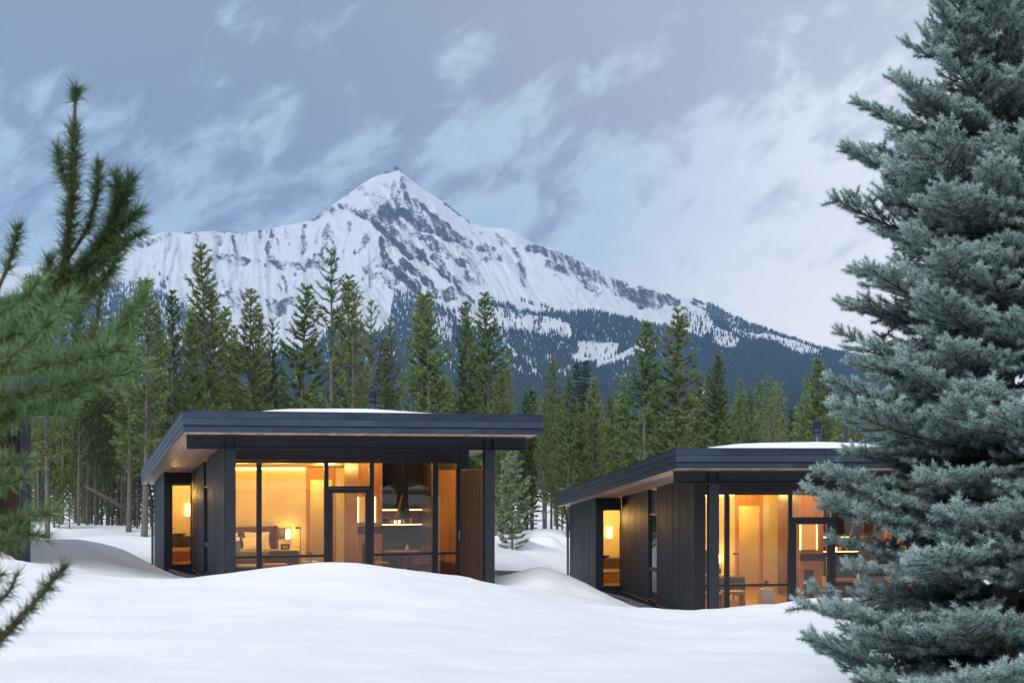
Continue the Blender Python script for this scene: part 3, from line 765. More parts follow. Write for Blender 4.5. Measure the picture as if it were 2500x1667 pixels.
def build_cabin():
    rt = empty('cabin', Matrix.Identity(4))
    # --- roof
    roof = empty('roof', parent=rt)
    MB().box(0.03, RW - 0.03, 0.03, RL - 0.03, ZS + 0.05, ZT - 0.10, KS).build('roof_deck', M['roofing'], roof)
    npl = 60
    w = (RW - 0.06) / npl
    base_pl = MB().box(0, w - 0.006, 0.03, RL - 0.03, ZS - 0.004, ZS + 0.045, KS).mesh('soffit_plank')
    for i in range(npl):
        o = link('soffit_plank', base_pl, M['soffit'], roof)
        o.location = (0.03 + i * w, 0, rng.uniform(-0.002, 0.002))
    # metal edge: three lapped bands of sheet panels
    hb = (ZT - ZS + 0.02) / 3
    bands = [(ZS - 0.02 + i * hb, ZS - 0.02 + (i + 1) * hb - 0.006, 0.010 * i) for i in range(3)]
    fm = {}
    for bi, (z0, z1, out) in enumerate(bands):
        cuts = [0.0] + sorted(rng.sample([1.2, 2.0, 2.9, 3.7, 4.6, 5.5, 6.3, 7.2], 2)) + [RW]
        for a, b in zip(cuts[:-1], cuts[1:]):
            e0 = -out if a == 0 else 0.0; e1 = out if b == RW else 0.0
            m_ = MB().box(a + e0 + 0.001, b + e1 - 0.003, -out - 0.004, 0.026, z0, z1, KS)
            fl = (0.03, 0.036, -0.014)[bi]
            m_.v = [(x, y - (fl if (q < 4 and y < 0) else 0), z) for q, (x, y, z) in enumerate(m_.v)]
            m_.build('fascia_panel', M['metal'], roof)
        ycuts = [0.028] + sorted(rng.sample([3.0, 5.0, 7.0, 9.5, 12.0, 14.5], 3)) + [RL]
        for a, b in zip(ycuts[:-1], ycuts[1:]):
            MB().box(-out - 0.004, 0.026, a, b - 0.003, z0, z1, KS).build('fascia_panel', M['metal'], roof)
            MB().box(RW - 0.026, RW + out + 0.004, a, b - 0.003, z0, z1, KS).build('fascia_panel', M['metal'], roof)
        MB().box(0.03, RW - 0.03, RL - 0.026, RL + out, z0, z1, KS).build('fascia_panel', M['metal'], roof)
    MB().box(-0.035, RW + 0.035, -0.035, 0.10, ZT + 0.001, ZT + 0.014, KS).build('drip_edge', M['metal'], roof)
    MB().box(-0.035, 0.10, 0.102, RL + .03, ZT + 0.001, ZT + 0.014, KS).build('drip_edge', M['metal'], roof)
    MB().box(RW - 0.10, RW + 0.035, 0.102, RL + .03, ZT + 0.001, ZT + 0.014, KS).build('drip_edge', M['metal'], roof)
    # --- steel beam and two columns
    beam = empty('beam', parent=rt)
    bz0, bz1 = 3.416, zs(0.92) - 0.012
    MB().box(0.13, 8.44, 0.79, 0.81, bz0 + 0.02, bz1 - 0.02).build('web', M['steel'], beam)
    MB().box(0.13, 8.44, 0.68, 0.92, bz0, bz0 + 0.018).build('flange', M['steel'], beam)
    MB().box(0.13, 8.44, 0.68, 0.92, bz1 - 0.018, bz1).build('flange', M['steel'], beam)
    for x in (1.0, 1.235, 7.36, 7.575):
        MB().box(x, x + 0.014, 0.685, 0.915, bz0 + 0.02, bz1 - 0.02).build('stiffener', M['steel'], beam)
    for x0, x1 in ((1.0, 1.25), (7.36, 7.60)):
        c = empty('column', parent=rt)
        MB().box(x0, x1, 0.685, 0.703, -0.9, bz0 - 0.022).build('flange', M['steel'], c)
        MB().box(x0, x1, 0.897, 0.915, -0.9, bz0 - 0.022).build('flange', M['steel'], c)
        xm = (x0 + x1) / 2
        MB().box(xm - 0.008, xm + 0.008, 0.704, 0.896, -0.9, bz0 - 0.022).build('web', M['steel'], c)
        MB().box(x0 - 0.02, x1 + 0.02, 0.67, 0.93, bz0 - 0.021, bz0 - 0.002).build('cap_plate', M['steel'], c)
        for dx_ in (0.05, 0.2):
            MB().lathe([(0.014, 0), (0.014, 0.02)], x0 + dx_, 0.69, bz0 - 0.045, 6).build('bolt', M['steel'], c)
    # --- side walls of vertical boards
    def board_wall(name, x, y0, y1, inward, thick=0.10):
        wl = empty(name, parent=rt)
        MB().box(x + 0.03, x + thick, y0, y1, -1.1, ZS - 0.002, KS, 0).build('backing', M['panel'], wl)
        nb = int(round((y1 - y0) / 0.072)); bw = (y1 - y0) / nb
        for i in range(nb):
            a = y0 + i * bw
            d = rng.choice((0.0, 0.003, 0.006, 0.002))
            MB().box(x - d, x + 0.028, a + 0.004, a + bw - 0.004, -1.05, ZS - 0.004, KS, 0).build('board', M['clad'], wl)
        return wl
    board_wall('side_wall', 1.22, 2.94, 7.10, 1)
    board_wall('side_wall', 1.22, 8.15, 11.95, 1)
    board_wall('side_wall', 0.37, 12.06, 16.77, 1)
    # corner trim behind the column
    MB().box(1.205, 1.42, FY - 0.02, 2.938, -0.9, zs(FY) - 0.01).build('corner_trim', M['panel'], rt)
    # slot window in the side wall
    sw = empty('slot_window', parent=rt)
    for z0, z1 in ((-0.05, 0.06), (2.42, 2.47), (0.78, 0.88)):
        MB().box(1.235, 1.31, 7.102, 8.148, z0, z1).build('rail', M['frame'], sw)
    for a in (7.102, 8.098):
        MB().box(1.24, 1.315, a, a + 0.05, 0.062, 2.418).build('stile', M['frame'], sw)
    MB().box(1.275, 1.285, 7.153, 8.097, 0.062, 0.778).build('pane', M['glass'], sw)
    MB().box(1.275, 1.285, 7.153, 8.097, 0.882, 2.418).build('pane', M['glass'], sw)
    MB().box(1.27, 1.30, 7.102, 8.148, 2.472, zs(8.148) - 0.01).build('upper_panel', M['panel'], sw)
    MB().box(1.25, 1.30, 7.102, 8.148, -1.0, -0.052).build('lower_panel', M['panel'], sw)
    MB().box(1.20, 1.30, 7.104, 8.146, -0.07, -0.053).build('sill', M['copper'], sw)
    # copper line at the foot of the boards
    for a, b in ((3.6, 7.1), (8.16, 11.8)):
        MB().box(1.205, 1.2175, a, b, -0.16, -0.125).build('flashing', M['copper'], rt)
    # --- bathroom bay with its own front-facing window
    bay = empty('bay_window', parent=rt)
    zb = zs(12.06) - 0.012
    MB().box(0.372, 0.575, 11.96, 12.055, -1.05, zb).build('jamb', M['panel'], bay)
    MB().box(0.577, 1.218, 11.97, 12.055, 2.50, zb).build('head', M['panel'], bay)
    MB().box(0.577, 1.218, 11.97, 12.055, -1.05, -0.06).build('apron', M['panel'], bay)
    for a in (0.578, 1.168):
        MB().box(a, a + 0.045, 11.94, 12.04, -0.058, 2.498).build('stile', M['frame'], bay)
    MB().box(0.624, 1.167, 11.94, 12.04, -0.058, 0.0).build('rail', M['frame'], bay)
    MB().box(0.624, 1.167, 11.94, 12.04, 2.44, 2.498).build('rail', M['frame'], bay)
    MB().box(0.624, 1.167, 11.985, 11.995, 0.001, 2.439).build('pane', M['glass'], bay)
    # downspout at the back corner
    ds = empty('downspout', parent=rt)
    MB().tube([(0.18, 16.95, zs(16.95) - 0.02), (0.20, 16.92, zs(16.95) - 0.12), (0.30, 16.88, zs(16.95) - 0.55), (0.315, 16.88, zs(16.95) - 0.7)], 0.032, 8).build('elbow', M['steel'], ds, True)
    MB().tube([(0.315, 16.88, zs(16.95) - 0.69), (0.315, 16.88, -0.35), (0.26, 16.80, -0.47), (0.16, 16.74, -0.53)], 0.042, 8).build('pipe', M['steel'], ds, True)
    # --- back and right walls
    MB().box(0.47, 7.55, 16.68, 16.77, -1.1, zs(16.77) - 0.01).build('back_wall', M['clad'], rt)
    MB().box(7.43, 7.55, FY + 0.10, 16.67, -1.1, ZS - 0.006, KS, 0).build('right_wall', M['clad'], rt)
    MB().box(7.30, 7.55, FY - 0.03, FY + 0.098, -0.9, zs(FY + .1) - 0.01).build('corner_pier', M['panel'], rt)
    # --- glazed front
    gl = empty('glazed_front', parent=rt)
    zh = 3.10
    MB().box(1.42, 7.298, FY - 0.005, FY + 0.09, zh + 0.07, zs(FY + .1) - 0.012).build('header', M['panel'], gl)
    MB().box(1.42, 7.298, FY - 0.02, FY + 0.09, zh, zh + 0.068).build('head_rail', M['frame'], gl)
    MB().box(1.42, 7.298, FY - 0.02, FY + 0.09, -0.12, 0.0).build('sill', M['frame'], gl)
    for a, b in ((1.42, 1.50), (2.02, 2.145), (3.725, 3.835), (4.895, 5.01), (6.565, 6.705), (7.21, 7.298)):
        MB().box(a, b, FY - 0.022, FY + 0.092, 0.001, zh - 0.001).build('mullion', M['frame'], gl)
    for a, b in ((1.502, 2.018), (2.147, 3.723), (5.012, 6.563), (6.707, 7.208)):
        MB().box(a, b, FY - 0.03, FY + 0.085, 0.715, 0.782).build('rail', M['frame'], gl)
        pane('pane', gl, a, b, 0.002, 0.714)
        pane('pane', gl, a, b, 0.783, zh - 0.002)
    MB().box(3.837, 4.893, FY - 0.03, FY + 0.085, 2.452, 2.515).build('transom', M['frame'], gl)
    pane('pane', gl, 3.837, 4.893, 2.516, zh - 0.002)
    dr = empty('door', parent=rt)
    for a, b in ((3.84, 3.945), (4.785, 4.89)):
        MB().box(a, b, FY - 0.015, FY + 0.05, 0.01, 2.448).build('stile', M['frame'], dr)
    MB().box(3.946, 4.784, FY - 0.015, FY + 0.05, 2.335, 2.448).build('rail', M['frame'], dr)
    MB().box(3.946, 4.784, FY - 0.015, FY + 0.05, 0.01, 0.14).build('rail', M['frame'], dr)
    pane('pane', dr, 3.946, 4.784, 0.141, 2.334, FY - 0.02)
    MB().tube([(4.83, FY - 0.03, 1.02), (4.83, FY - 0.075, 1.02), (4.72, FY - 0.075, 1.02)], 0.011, 6).build('handle', M['brass'], dr)
    # --- slatted screen from the pier out to the right column
    sn = empty('slat_screen', parent=rt)
    ns = 17
    ax, ay, bx_, by_ = 7.28, 2.78, 7.37, 0.95
    sl = MB().box(-0.012, 0.012, -0.026, 0.026, 0.03, 2.92).mesh('slat')
    for i in range(ns):
        t_ = (i + 0.5) / ns
        o = link('slat', sl, M['slat'], sn)
        o.location = (ax + (bx_ - ax) * t_, ay + (by_ - ay) * t_, 0)
    for z in (0.02, 1.45, 2.90):
        MB().add([(ax + .02, ay, z), (bx_ + .02, by_, z), (bx_ + .06, by_, z), (ax + .06, ay, z), (ax + .02, ay, z + .05), (bx_ + .02, by_, z + .05), (bx_ + .06, by_, z + .05), (ax + .06, ay, z + .05)],
                 [(3, 2, 1, 0), (4, 5, 6, 7), (0, 1, 5, 4), (1, 2, 6, 5), (2, 3, 7, 6), (3, 0, 4, 7)]).build('rail', M['frame'], sn)
    MB().add([(ax + .065, ay, 0.03), (bx_ + .065, by_, 0.03), (bx_ + .09, by_, 0.03), (ax + .09, ay, 0.03), (ax + .065, ay, 2.94), (bx_ + .065, by_, 2.94), (bx_ + .09, by_, 2.94), (ax + .09, ay, 2.94)],
             [(3, 2, 1, 0), (4, 5, 6, 7), (0, 1, 5, 4), (1, 2, 6, 5), (2, 3, 7, 6), (3, 0, 4, 7)]).build('backing', M['panel'], sn)
    # porch deck
    dk = empty('porch_deck', parent=rt)
    dp = MB().box(1.26, 7.60, 0, 0.135, -0.16, -0.125).mesh('deck_plank')
    for i in range(13):
        o = link('deck_plank', dp, M['deck'], dk)
        o.location = (0, 0.98 + i * 0.142, 0)
    # --- chimney and vent
    ch = empty('chimney', parent=rt)
    zr = ZT - KS * 6.1 - 0.1
    MB().lathe([(0.10, 0), (0.10, 1.18)], 5.69, 6.1, zr, 18).build('flue', M['metal'], ch, True)
    MB().lathe([(0.125, 1.17), (0.125, 1.23)], 5.69, 6.1, zr, 18).build('collar', M['metal'], ch)
    MB().lathe([(0.08, 1.231), (0.08, 1.44)], 5.69, 6.1, zr, 12).build('cap_core', M['panel'], ch)
    MB().lathe([(0.128, 1.44), (0.128, 1.50)], 5.69, 6.1, zr, 18).build('cap', M['metal'], ch)
    for k in range(8):
        a = 2 * math.pi * k / 8
        MB().box(5.69 + .11 * math.cos(a) - .018, 5.69 + .11 * math.cos(a) + .018, 6.1 + .11 * math.sin(a) - .018, 6.1 + .11 * math.sin(a) + .018, zr + 1.23, zr + 1.44).build('cap_fin', M['metal'], ch)
    MB().tube([(7.30, 8.0, ZT - KS * 8 - .12), (7.30, 8.0, 5.08)], 0.045, 10).build('vent_pipe', M['metal'], rt)
    # --- inside: floor, ceiling, walls
    MB().box(1.33, 7.42, FY + 0.09, 16.6, -0.12, -0.004).build('floor', M['floorwood'], rt)
    MB().box(0.48, 1.329, 12.08, 16.6, -0.12, -0.004).build('floor', M['floorwood'], rt)
    MB().box(1.33, 7.42, FY + 0.10, 16.6, ZS - 0.012, ZS - 0.006, KS).build('ceiling', M['ceil'], rt)
    MB().box(0.48, 1.329, 12.08, 16.6, ZS - 0.012, ZS - 0.006, KS).build('ceiling', M['ceil'], rt)
    for a, b in ((2.95, 7.09), (8.16, 11.94)):
        MB().box(1.322, 1.335, a, b, -0.003, ZS - 0.014, KS, 0).build('wall_lining', M['plaster'], rt)
    MB().box(7.405, 7.425, FY + .1, 5.4, 0.42, 2.92).build('wall_lining', M['wood'], rt)
    MB().box(7.405, 7.425, 5.402, 7.6, 0.42, 2.92).build('wall_lining', M['stone'], rt)  # kitchen end of the lining darkened in colour so the room reads dim
    MB().box(7.405, 7.425, FY + .1, 7.6, 0.0, 0.418).build('wall_lining', M['walnut'], rt)
    MB().box(7.405, 7.425, FY + .1, 7.6, 2.922, ZS - 0.014, KS, 0).build('wall_lining', M['darkfab'], rt)
    bw_ = empty('bedroom_wall', parent=rt)
    MB().box(1.336, 4.48, 10.2, 10.3, -0.003, zs(10.3) - 0.014).build('plaster_panel', M['plaster'], bw_)
    MB().box(4.482, 4.60, 10.17, 10.3, -0.003, zs(10.3) - 0.014).build('oak_jamb', M['wood'], bw_)
    MB().box(5.28, 5.38, 10.17, 10.3, -0.003, zs(10.3) - 0.014).build('oak_jamb', M['wood'], bw_)
    MB().box(4.602, 5.278, 10.17, 10.3, 2.62, zs(10.3) - 0.014).build('oak_head', M['wood'], bw_)
    MB().box(5.382, 7.40, 10.2, 10.3, -0.003, zs(10.3) - 0.014).build('plaster_panel', M['plaster'], bw_)
    MB().box(1.34, 4.45, 10.165, 10.198, zs(10.2) - 0.06, zs(10.2) - 0.03).build('cove_light', M['cove'], bw_)
    MB().box(1.336, 7.40, 11.9, 11.95, -0.003, zs(12) - 0.014).build('corridor_wall', M['plaster'], rt)
    MB().box(4.40, 4.46, 10.32, 11.88, -0.003, zs(12) - 0.014).build('corridor_wall', M['plaster'], rt)
    fp = empty('fireplace_block', parent=rt)
    MB().box(5.36, 5.40, 6.66, 8.65, -0.003, ZS - 0.016, KS, 0).build('side_panel', M['walnut'], fp)
    MB().box(5.36, 6.06, 6.60, 6.658, 1.32, zs(6.66) - 0.016).build('front_panel', M['wood'], fp)
    MB().box(5.36, 6.06, 6.60, 6.658, 0.86, 1.10).build('mantel', M['wood'], fp)
    MB().box(5.36, 5.48, 6.60, 6.658, 0.0, 0.858).build('pier', M['wood'], fp)
    MB().box(5.80, 6.06, 6.60, 6.658, 0.0, 0.858).build('pier', M['wood'], fp)
    MB().box(5.482, 5.798, 6.78, 6.80, 0.0, 0.858).build('firebox', M['stone'], fp)
    MB().box(5.37, 6.05, 6.70, 6.74, 1.102, 1.318).build('niche', M['stone'], fp)
    MB().box(6.02, 6.06, 6.66, 8.65, -0.003, ZS - 0.016, KS, 0).build('side_panel', M['stone'], fp)
    kw = empty('kitchen_wall', parent=rt)
    MB().box(6.062, 7.40, 7.60, 7.68, -0.003, 1.80).build('back_panel', M['walnut'], kw)
    MB().box(6.062, 7.40, 7.60, 7.68, 1.802, zs(7.7) - 0.016).build('back_panel', M['darkfab'], kw)  # upper panel coloured dark to stand for the dim kitchen
    MB().box(6.062, 7.40, 7.05, 7.59, 0.0, 0.90).build('base_cabinet', M['stone'], kw)
    MB().box(6.062, 7.40, 7.25, 7.59, 1.775, 1.80).build('upper_shelf', M['wood'], kw)
    MB().box(6.08, 7.38, 7.27, 7.30, 1.748, 1.774).build('light_strip', M['strip'], kw)
    MB().box(6.062, 7.40, 7.25, 7.59, 1.325, 1.35).build('lower_shelf', M['wood'], kw)
    MB().box(6.08, 7.38, 7.245, 7.249, 1.328, 1.347).build('light_strip', M['strip'], kw)
    # bathroom behind the bay
    MB().box(0.49, 2.6, 14.4, 14.45, -0.003, zs(14.5) - 0.016).build('bath_wall', M['tile'], rt)
    MB().box(2.55, 2.6, 12.08, 14.39, -0.003, zs(14.4) - 0.016).build('bath_wall', M['tile'], rt)
    MB().box(0.475, 0.487, 12.08, 14.39, -0.003, zs(14.4) - 0.016).build('bath_wall', M['tile'], rt)
    return rt

def point_lamp(parent, loc, watts, colr=(1.0, 0.56, 0.155), r=0.05):
    l = bpy.data.lights.new('lamp_light', 'POINT'); l.energy = watts; l.color = colr; l.shadow_soft_size = r
    o = bpy.data.objects.new('lamp_light', l); col.objects.link(o); o.parent = parent; o.location = loc
    return o

def thing(cm, name, loc, label, cat, group=None, rot=0.0):
    o = empty(name, cm @ Matrix.Translation(loc) @ Matrix.Rotation(R(rot), 4, 'Z'))
    return tag(o, label, cat, group)

def downlight(cm, x, y, watts, label, group):
    z = zs(y) - 0.014
    t = thing(cm, 'downlight', (x, y, z), label, 'downlight', group)
    MB().lathe([(0.055, -0.006), (0.06, 0.0)], 0, 0, 0, 14).build('rim', M['brass'], t)
    MB().lathe([(0.035, -0.010), (0.04, -0.0061)], 0, 0, 0, 12).build('lens', M['shade'], t)
    point_lamp(t, (0, 0, -0.09), watts, r=0.045)
    return t

def pillow(name, x, y, z, w, h, parent, tilt=20):
    vs = []; fs = []
    n = 8
    for s in (1, -1):
        for j in range(n + 1):
            for i in range(n + 1):
                a = i / n * 2 - 1; b = j / n * 2 - 1
                e = (1 - a ** 4) * (1 - b ** 4)
                c = 1 + 0.10 * (abs(a * b)) - 0.05
                vs.append((a * w / 2 * c, s * 0.085 * e, b * h / 2 * c))
    m = (n + 1) ** 2
    for s in (0, 1):
        for j in range(n):
            for i in range(n):
                q = [s * m + j * (n + 1) + i, s * m + j * (n + 1) + i + 1, s * m + (j + 1) * (n + 1) + i + 1, s * m + (j + 1) * (n + 1) + i]
                fs.append(tuple(q if s else q[::-1]))
    o = MB().add(vs, fs).build(name, M['linen'], parent, True)
    o.location = (x, y, z); o.rotation_euler = (R(-tilt), 0, R(rng.uniform(-6, 6)))
    return o

def furnish(ci, where, k):
    cm = CM[ci]
    T = lambda *a, **kw: thing(cm, *a, **kw)
    # bed
    b = T('bed', (2.5, 9.0, 0), f'made bed with brown leather headboard and white pillows in the {where} cabin', 'bed')
    MB().box(-0.98, 0.98, 1.05, 1.17, 0.2, 1.22).build('headboard', M['leather'], b, bevel=0.03)
    for s in (-1, 1):
        MB().box(s * 1.02 - 0.05, s * 1.02 + 0.05, 0.78, 1.17, 0.2, 1.24).build('headboard_wing', M['leather'], b, bevel=0.02)
    MB().box(-0.93, 0.93, -1.05, 1.04, 0.08, 0.30).build('base', M['walnut'], b, bevel=0.02)
    MB().box(-0.91, 0.91, -1.03, 1.03, 0.302, 0.56).build('mattress', M['linen'], b, bevel=0.06)
    MB().box(-0.96, 0.96, -1.08, -0.05, 0.30, 0.60).build('blanket', M['olive'], b, bevel=0.05)
    for x, y, w, h, tl in ((-0.48, 0.88, .72, .50, 18), (0.45, 0.88, .72, .52, 16), (-0.40, 0.66, .62, .40, 28), (0.30, 0.62, .60, .38, 30)):
        pillow('pillow', x, y, 0.56 + h / 2 - 0.02, w, h, b, tl)
    # bedside
    t = T('bedside_table', (3.95, 9.85, 0), f'small cream bedside table right of the bed in the {where} cabin', 'table')
    MB().box(-0.28, 0.28, -0.25, 0.25, 0.44, 0.52).build('top', M['plaster'], t, bevel=0.01)
    MB().box(-0.26, 0.26, -0.2, 0.24, 0.0, 0.43).build('cabinet', M['plaster'], t)
    t = T('wall_lamp', (3.92, 10.12, 0.95), f'lit bedside wall lamp beside the headboard in the {where} cabin', 'lamp')
    MB().box(-0.42, -0.08, 0.03, 0.07, -0.10, 0.20).build('back_plate', M['stone'], t)
    MB().box(-0.07, 0.06, -0.05, 0.06, -0.12, 0.16).build('lamp_shade', M['shade'], t)
    point_lamp(t, (0.0, -0.14, 0.08), 5 * k, r=0.05)
    t = T('alarm_clock', (3.78, 9.80, 0.521), f'small dark square clock on the bedside table in the {where} cabin', 'clock')
    MB().box(-0.13, 0.13, -0.03, 0.04, 0.0, 0.17).build('case', M['darkfab'], t)
    for s in (-0.06, 0.02):
        MB().box(s, s + 0.035, -0.033, -0.0305, 0.05, 0.12).build('digit', M['plaster'], t)
    # seating near the glass
    t = T('armchair', (3.15, 6.6, 0), f'dark armchair facing the bed in the {where} cabin', 'armchair', rot=8)
    MB().box(-0.42, 0.42, -0.40, -0.28, 0.25, 0.70).build('backrest', M['darkfab'], t, bevel=0.05)
    MB().box(-0.38, 0.38, -0.27, 0.36, 0.25, 0.44).build('seat', M['darkfab'], t, bevel=0.04)
    for s in (-1, 1):
        MB().box(s * 0.42 - 0.05, s * 0.42 + 0.05, -0.30, 0.36, 0.22, 0.58).build('armrest', M['darkfab'], t, bevel=0.03)
        for yy in (-0.3, 0.3):
            MB().tube([(s * 0.36, yy, 0.0), (s * 0.36, yy, 0.25)], 0.02, 6).build('leg', M['walnut'], t)
    t = T('bench', (2.72, 4.5, 0), f'low pale oak bench behind the window rail in the {where} cabin', 'bench')
    MB().box(-0.30, 0.30, -0.22, 0.22, 0.38, 0.46).build('seat', M['wood'], t, bevel=0.01)
    for s in (-1, 1):
        MB().box(s * 0.26 - .03, s * 0.26 + .03, -0.2, 0.2, 0.0, 0.379).build('leg', M['wood'], t)
    t = T('desk', (1.75, 3.9, 0), f'narrow dark desk at the left window in the {where} cabin', 'desk')
    MB().box(-0.36, 0.42, -0.3, 0.35, 0.44, 0.48).build('top', M['greyfab'], t)
    for x in (-0.32, 0.38):
        for y in (-0.26, 0.31):
            MB().box(x - .02, x + .02, y - .02, y + .02, 0.0, 0.439).build('leg', M['stone'], t)
    t = T('table_lamp', (1.60, 3.9, 0.481), f'unlit table lamp with square grey shade at the left window in the {where} cabin', 'lamp')
    MB().lathe([(0.08, 0), (0.08, 0.02), (0.015, 0.03), (0.015, 0.36)], 0, 0, 0, 12).build('stand', M['brass'], t)
    MB().lathe([(0.14, 0.33), (0.13, 0.62)], 0, 0, 0, 16).build('lamp_shade', M['greyfab'], t)
    t = T('floor_lamp', (3.98, 8.2, 0), f'thin black floor lamp near the bedroom doorway in the {where} cabin', 'lamp')
    MB().lathe([(0.13, 0), (0.13, 0.02), (0.01, 0.03), (0.01, 1.25)], 0, 0, 0, 10).build('stand', M['frame'], t)
    MB().tube([(0, 0, 1.24), (-0.14, -0.02, 1.24)], 0.03, 8).build('lamp_head', M['frame'], t)
    t = T('potted_plant', (3.60, 4.3, 0), f'small potted plant on a stool by the door in the {where} cabin', 'plant')
    MB().box(-0.18, 0.18, -0.18, 0.18, 0.0, 0.52).build('stool', M['ceramic'], t)
    MB().lathe([(0.05, 0.521), (0.08, 0.64)], 0, 0, 0, 12).build('pot', M['ceramic'], t)
    lf = MB()
    for q in range(16):
        a = q * 2.4; ln = rng.uniform(.12, .22)
        lf.add([(0, 0, .63), (math.cos(a + .25) * ln * .5, math.sin(a + .25) * ln * .5, .63 + ln * .6), (math.cos(a) * ln, math.sin(a) * ln, .63 + ln * .7), (math.cos(a - .25) * ln * .5, math.sin(a - .25) * ln * .5, .63 + ln * .6)], [(0, 1, 2, 3)])
    tag(lf.build('leaf_cluster', M['plantleaf'], t), kind='stuff')
    # backlit wall panel above the fire
    t = T('wall_mirror', (5.60, 6.585, 1.80), f'backlit rectangular panel above the fireplace in the {where} cabin', 'mirror')
    MB().box(-0.23, 0.23, -0.03, 0.0, -0.36, 0.36).build('panel', M['mirror'], t)
    for s in (-1, 1):
        MB().box(s * 0.245 - .012, s * 0.245 + .012, -0.02, 0.005, -0.36, 0.36).build('light_edge', M['strip'], t)
    # dining corner
    t = T('pendant_lamp', (6.18, 4.5, 1.62), f'black cone pendant lamp over the dining table in the {where} cabin', 'lamp')
    MB().lathe([(0.235, 0.0), (0.225, 0.02), (0.09, 0.50), (0.06, 0.60), (0.03, 0.66)], 0, 0, 0, 24).build('lamp_shade', M['panel'], t, True)
    MB().tube([(0, 0, 0.65), (0, 0, zs(4.5) - 1.62 - 0.02)], 0.006, 5).build('cord', M['panel'], t)
    t = T('dining_table', (6.25, 4.55, 0), f'round red-brown dining table under the pendant in the {where} cabin', 'table')
    MB().lathe([(0.58, 0.69), (0.60, 0.70), (0.60, 0.73)], 0, 0, 0, 28).build('top', M['redwood'], t)
    MB().lathe([(0.28, 0.0), (0.26, 0.03), (0.05, 0.06), (0.05, 0.689)], 0, 0, 0, 16).build('pedestal', M['redwood'], t)
    def chair(x, y, rot, m_, lab):
        t = T('dining_chair', (x, y, 0), lab, 'chair', rot=rot)
        MB().box(-0.22, 0.22, -0.22, 0.22, 0.42, 0.47).build('seat', M[m_], t, bevel=0.02)
        pts = []
        mb = MB()
        for i in range(7):
            a = R(-60 + 20 * i)
            pts.append((math.sin(a) * 0.25, -0.02 - math.cos(a) * 0.22))
        for (x0, y0), (x1, y1) in zip(pts[:-1], pts[1:]):
            mb.add([(x0, y0, .60), (x1, y1, .60), (x1, y1, .86), (x0, y0, .86), (x0 * .9, y0 * .9, .60), (x1 * .9, y1 * .9, .60), (x1 * .9, y1 * .9, .86), (x0 * .9, y0 * .9, .86)], [(0, 1, 2, 3), (7, 6, 5, 4), (3, 2, 6, 7), (4, 5, 1, 0)])
        mb.build('backrest', M[m_], t)
        for sx in (-1, 1):
            MB().tube([(sx * .21, .2, 0), (sx * .19, .18, .42)], .014, 6).build('leg', M['walnut'], t)
            MB().tube([(sx * .22, -.22, 0), (sx * .19, -.19, .45), (sx * .2, -.17, .70)], .014, 6).build('leg', M['walnut'], t)
    chair(5.42, 4.25, -70, 'mustard', f'mustard curved-back dining chair left of the table in the {where} cabin')
    chair(6.55, 3.75, 15, 'redwood', f'red-brown dining chair on the window side of the table in the {where} cabin')
    chair(6.9, 5.0, 120, 'redwood', f'red-brown dining chair on the far right of the table in the {where} cabin')
    t = T('bottle', (6.28, 4.45, 0.731), f'small pale ceramic bottle on the dining table in the {where} cabin', 'bottle')
    MB().lathe([(0.045, 0), (0.05, 0.02), (0.05, 0.11), (0.022, 0.14), (0.022, 0.18)], 0, 0, 0, 14).build('body', M['ceramic'], t, True)
    gl = ['leftmost', 'second', 'third', 'fourth', 'rightmost']
    for i, x in enumerate((6.50, 6.62, 6.74, 6.88, 7.08)):
        t = T('drinking_glass', (x, 7.40, 1.351), f'{gl[i]} small glass on the lit kitchen shelf in the {where} cabin', 'glass')
        h = (0.12, 0.10, 0.11, 0.13, 0.20)[i]
        MB().lathe([(0.034, 0), (0.04, h)], 0, 0, 0, 10).build('cup', M['shade'] if i in (1, 2) else M['ceramic'], t)  # second and third cups glow: shelf light put into their material
    t = T('picture_frame', (6.32, 7.42, 1.351), f'dark framed block on the left of the kitchen shelf in the {where} cabin', 'frame')
    MB().box(-0.11, 0.11, -0.02, 0.02, 0, 0.20).build('frame', M['wood'], t)
    MB().box(-0.08, 0.08, -0.024, -0.0205, 0.025, 0.175).build('print', M['panel'], t)
    # bathroom
    t = T('vanity', (1.35, 13.6, 0), f'dark stone vanity with black basin in the {where} cabin bathroom window', 'vanity')
    MB().box(-0.8, 0.9, -0.25, 0.3, 0.45, 0.80).build('counter', M['stone'], t)
    MB().lathe([(0.10, 0.801), (0.24, 0.86), (0.25, 0.88)], -0.42, 0, 0, 18).build('basin', M['panel'], t)
    MB().box(-0.8, 0.9, -0.1, 0.3, 0.0, 0.30).build('plinth', M['wood'], t)
    t = T('bath_sconce', (1.30, 14.33, 1.62), f'lit white wall lamp in the {where} cabin bathroom', 'lamp')
    MB().box(-0.10, 0.10, -0.06, 0.06, -0.2, 0.2).build('lamp_shade', M['shade'], t)
    point_lamp(t, (-0.62, -1.5, 0.55), 17 * k, r=0.06)  # light set well off the sconce, added to warm the wall outside the bay
    downlight(cm, 1.5, 13.1, 22 * k, f'added bathroom downlight brightening the bay window of the {where} cabin', f'downlights in the {where} cabin')  # second bathroom light, added to brighten the bay window
    t = T('shower_set', (0.72, 14.36, 1.15), f'brass shower hose and dial on tile in the {where} cabin bathroom', 'shower')
    MB().tube([(0, 0, 0.75), (0, -0.02, 0.1), (0.05, -0.03, -0.3), (0.12, -0.02, -0.1)], 0.012, 6).build('hose', M['brass'], t)
    MB().lathe([(0.07, 0), (0.07, 0.03)], 0, 0, 0.05, 16).build('dial', M['brass'], t)
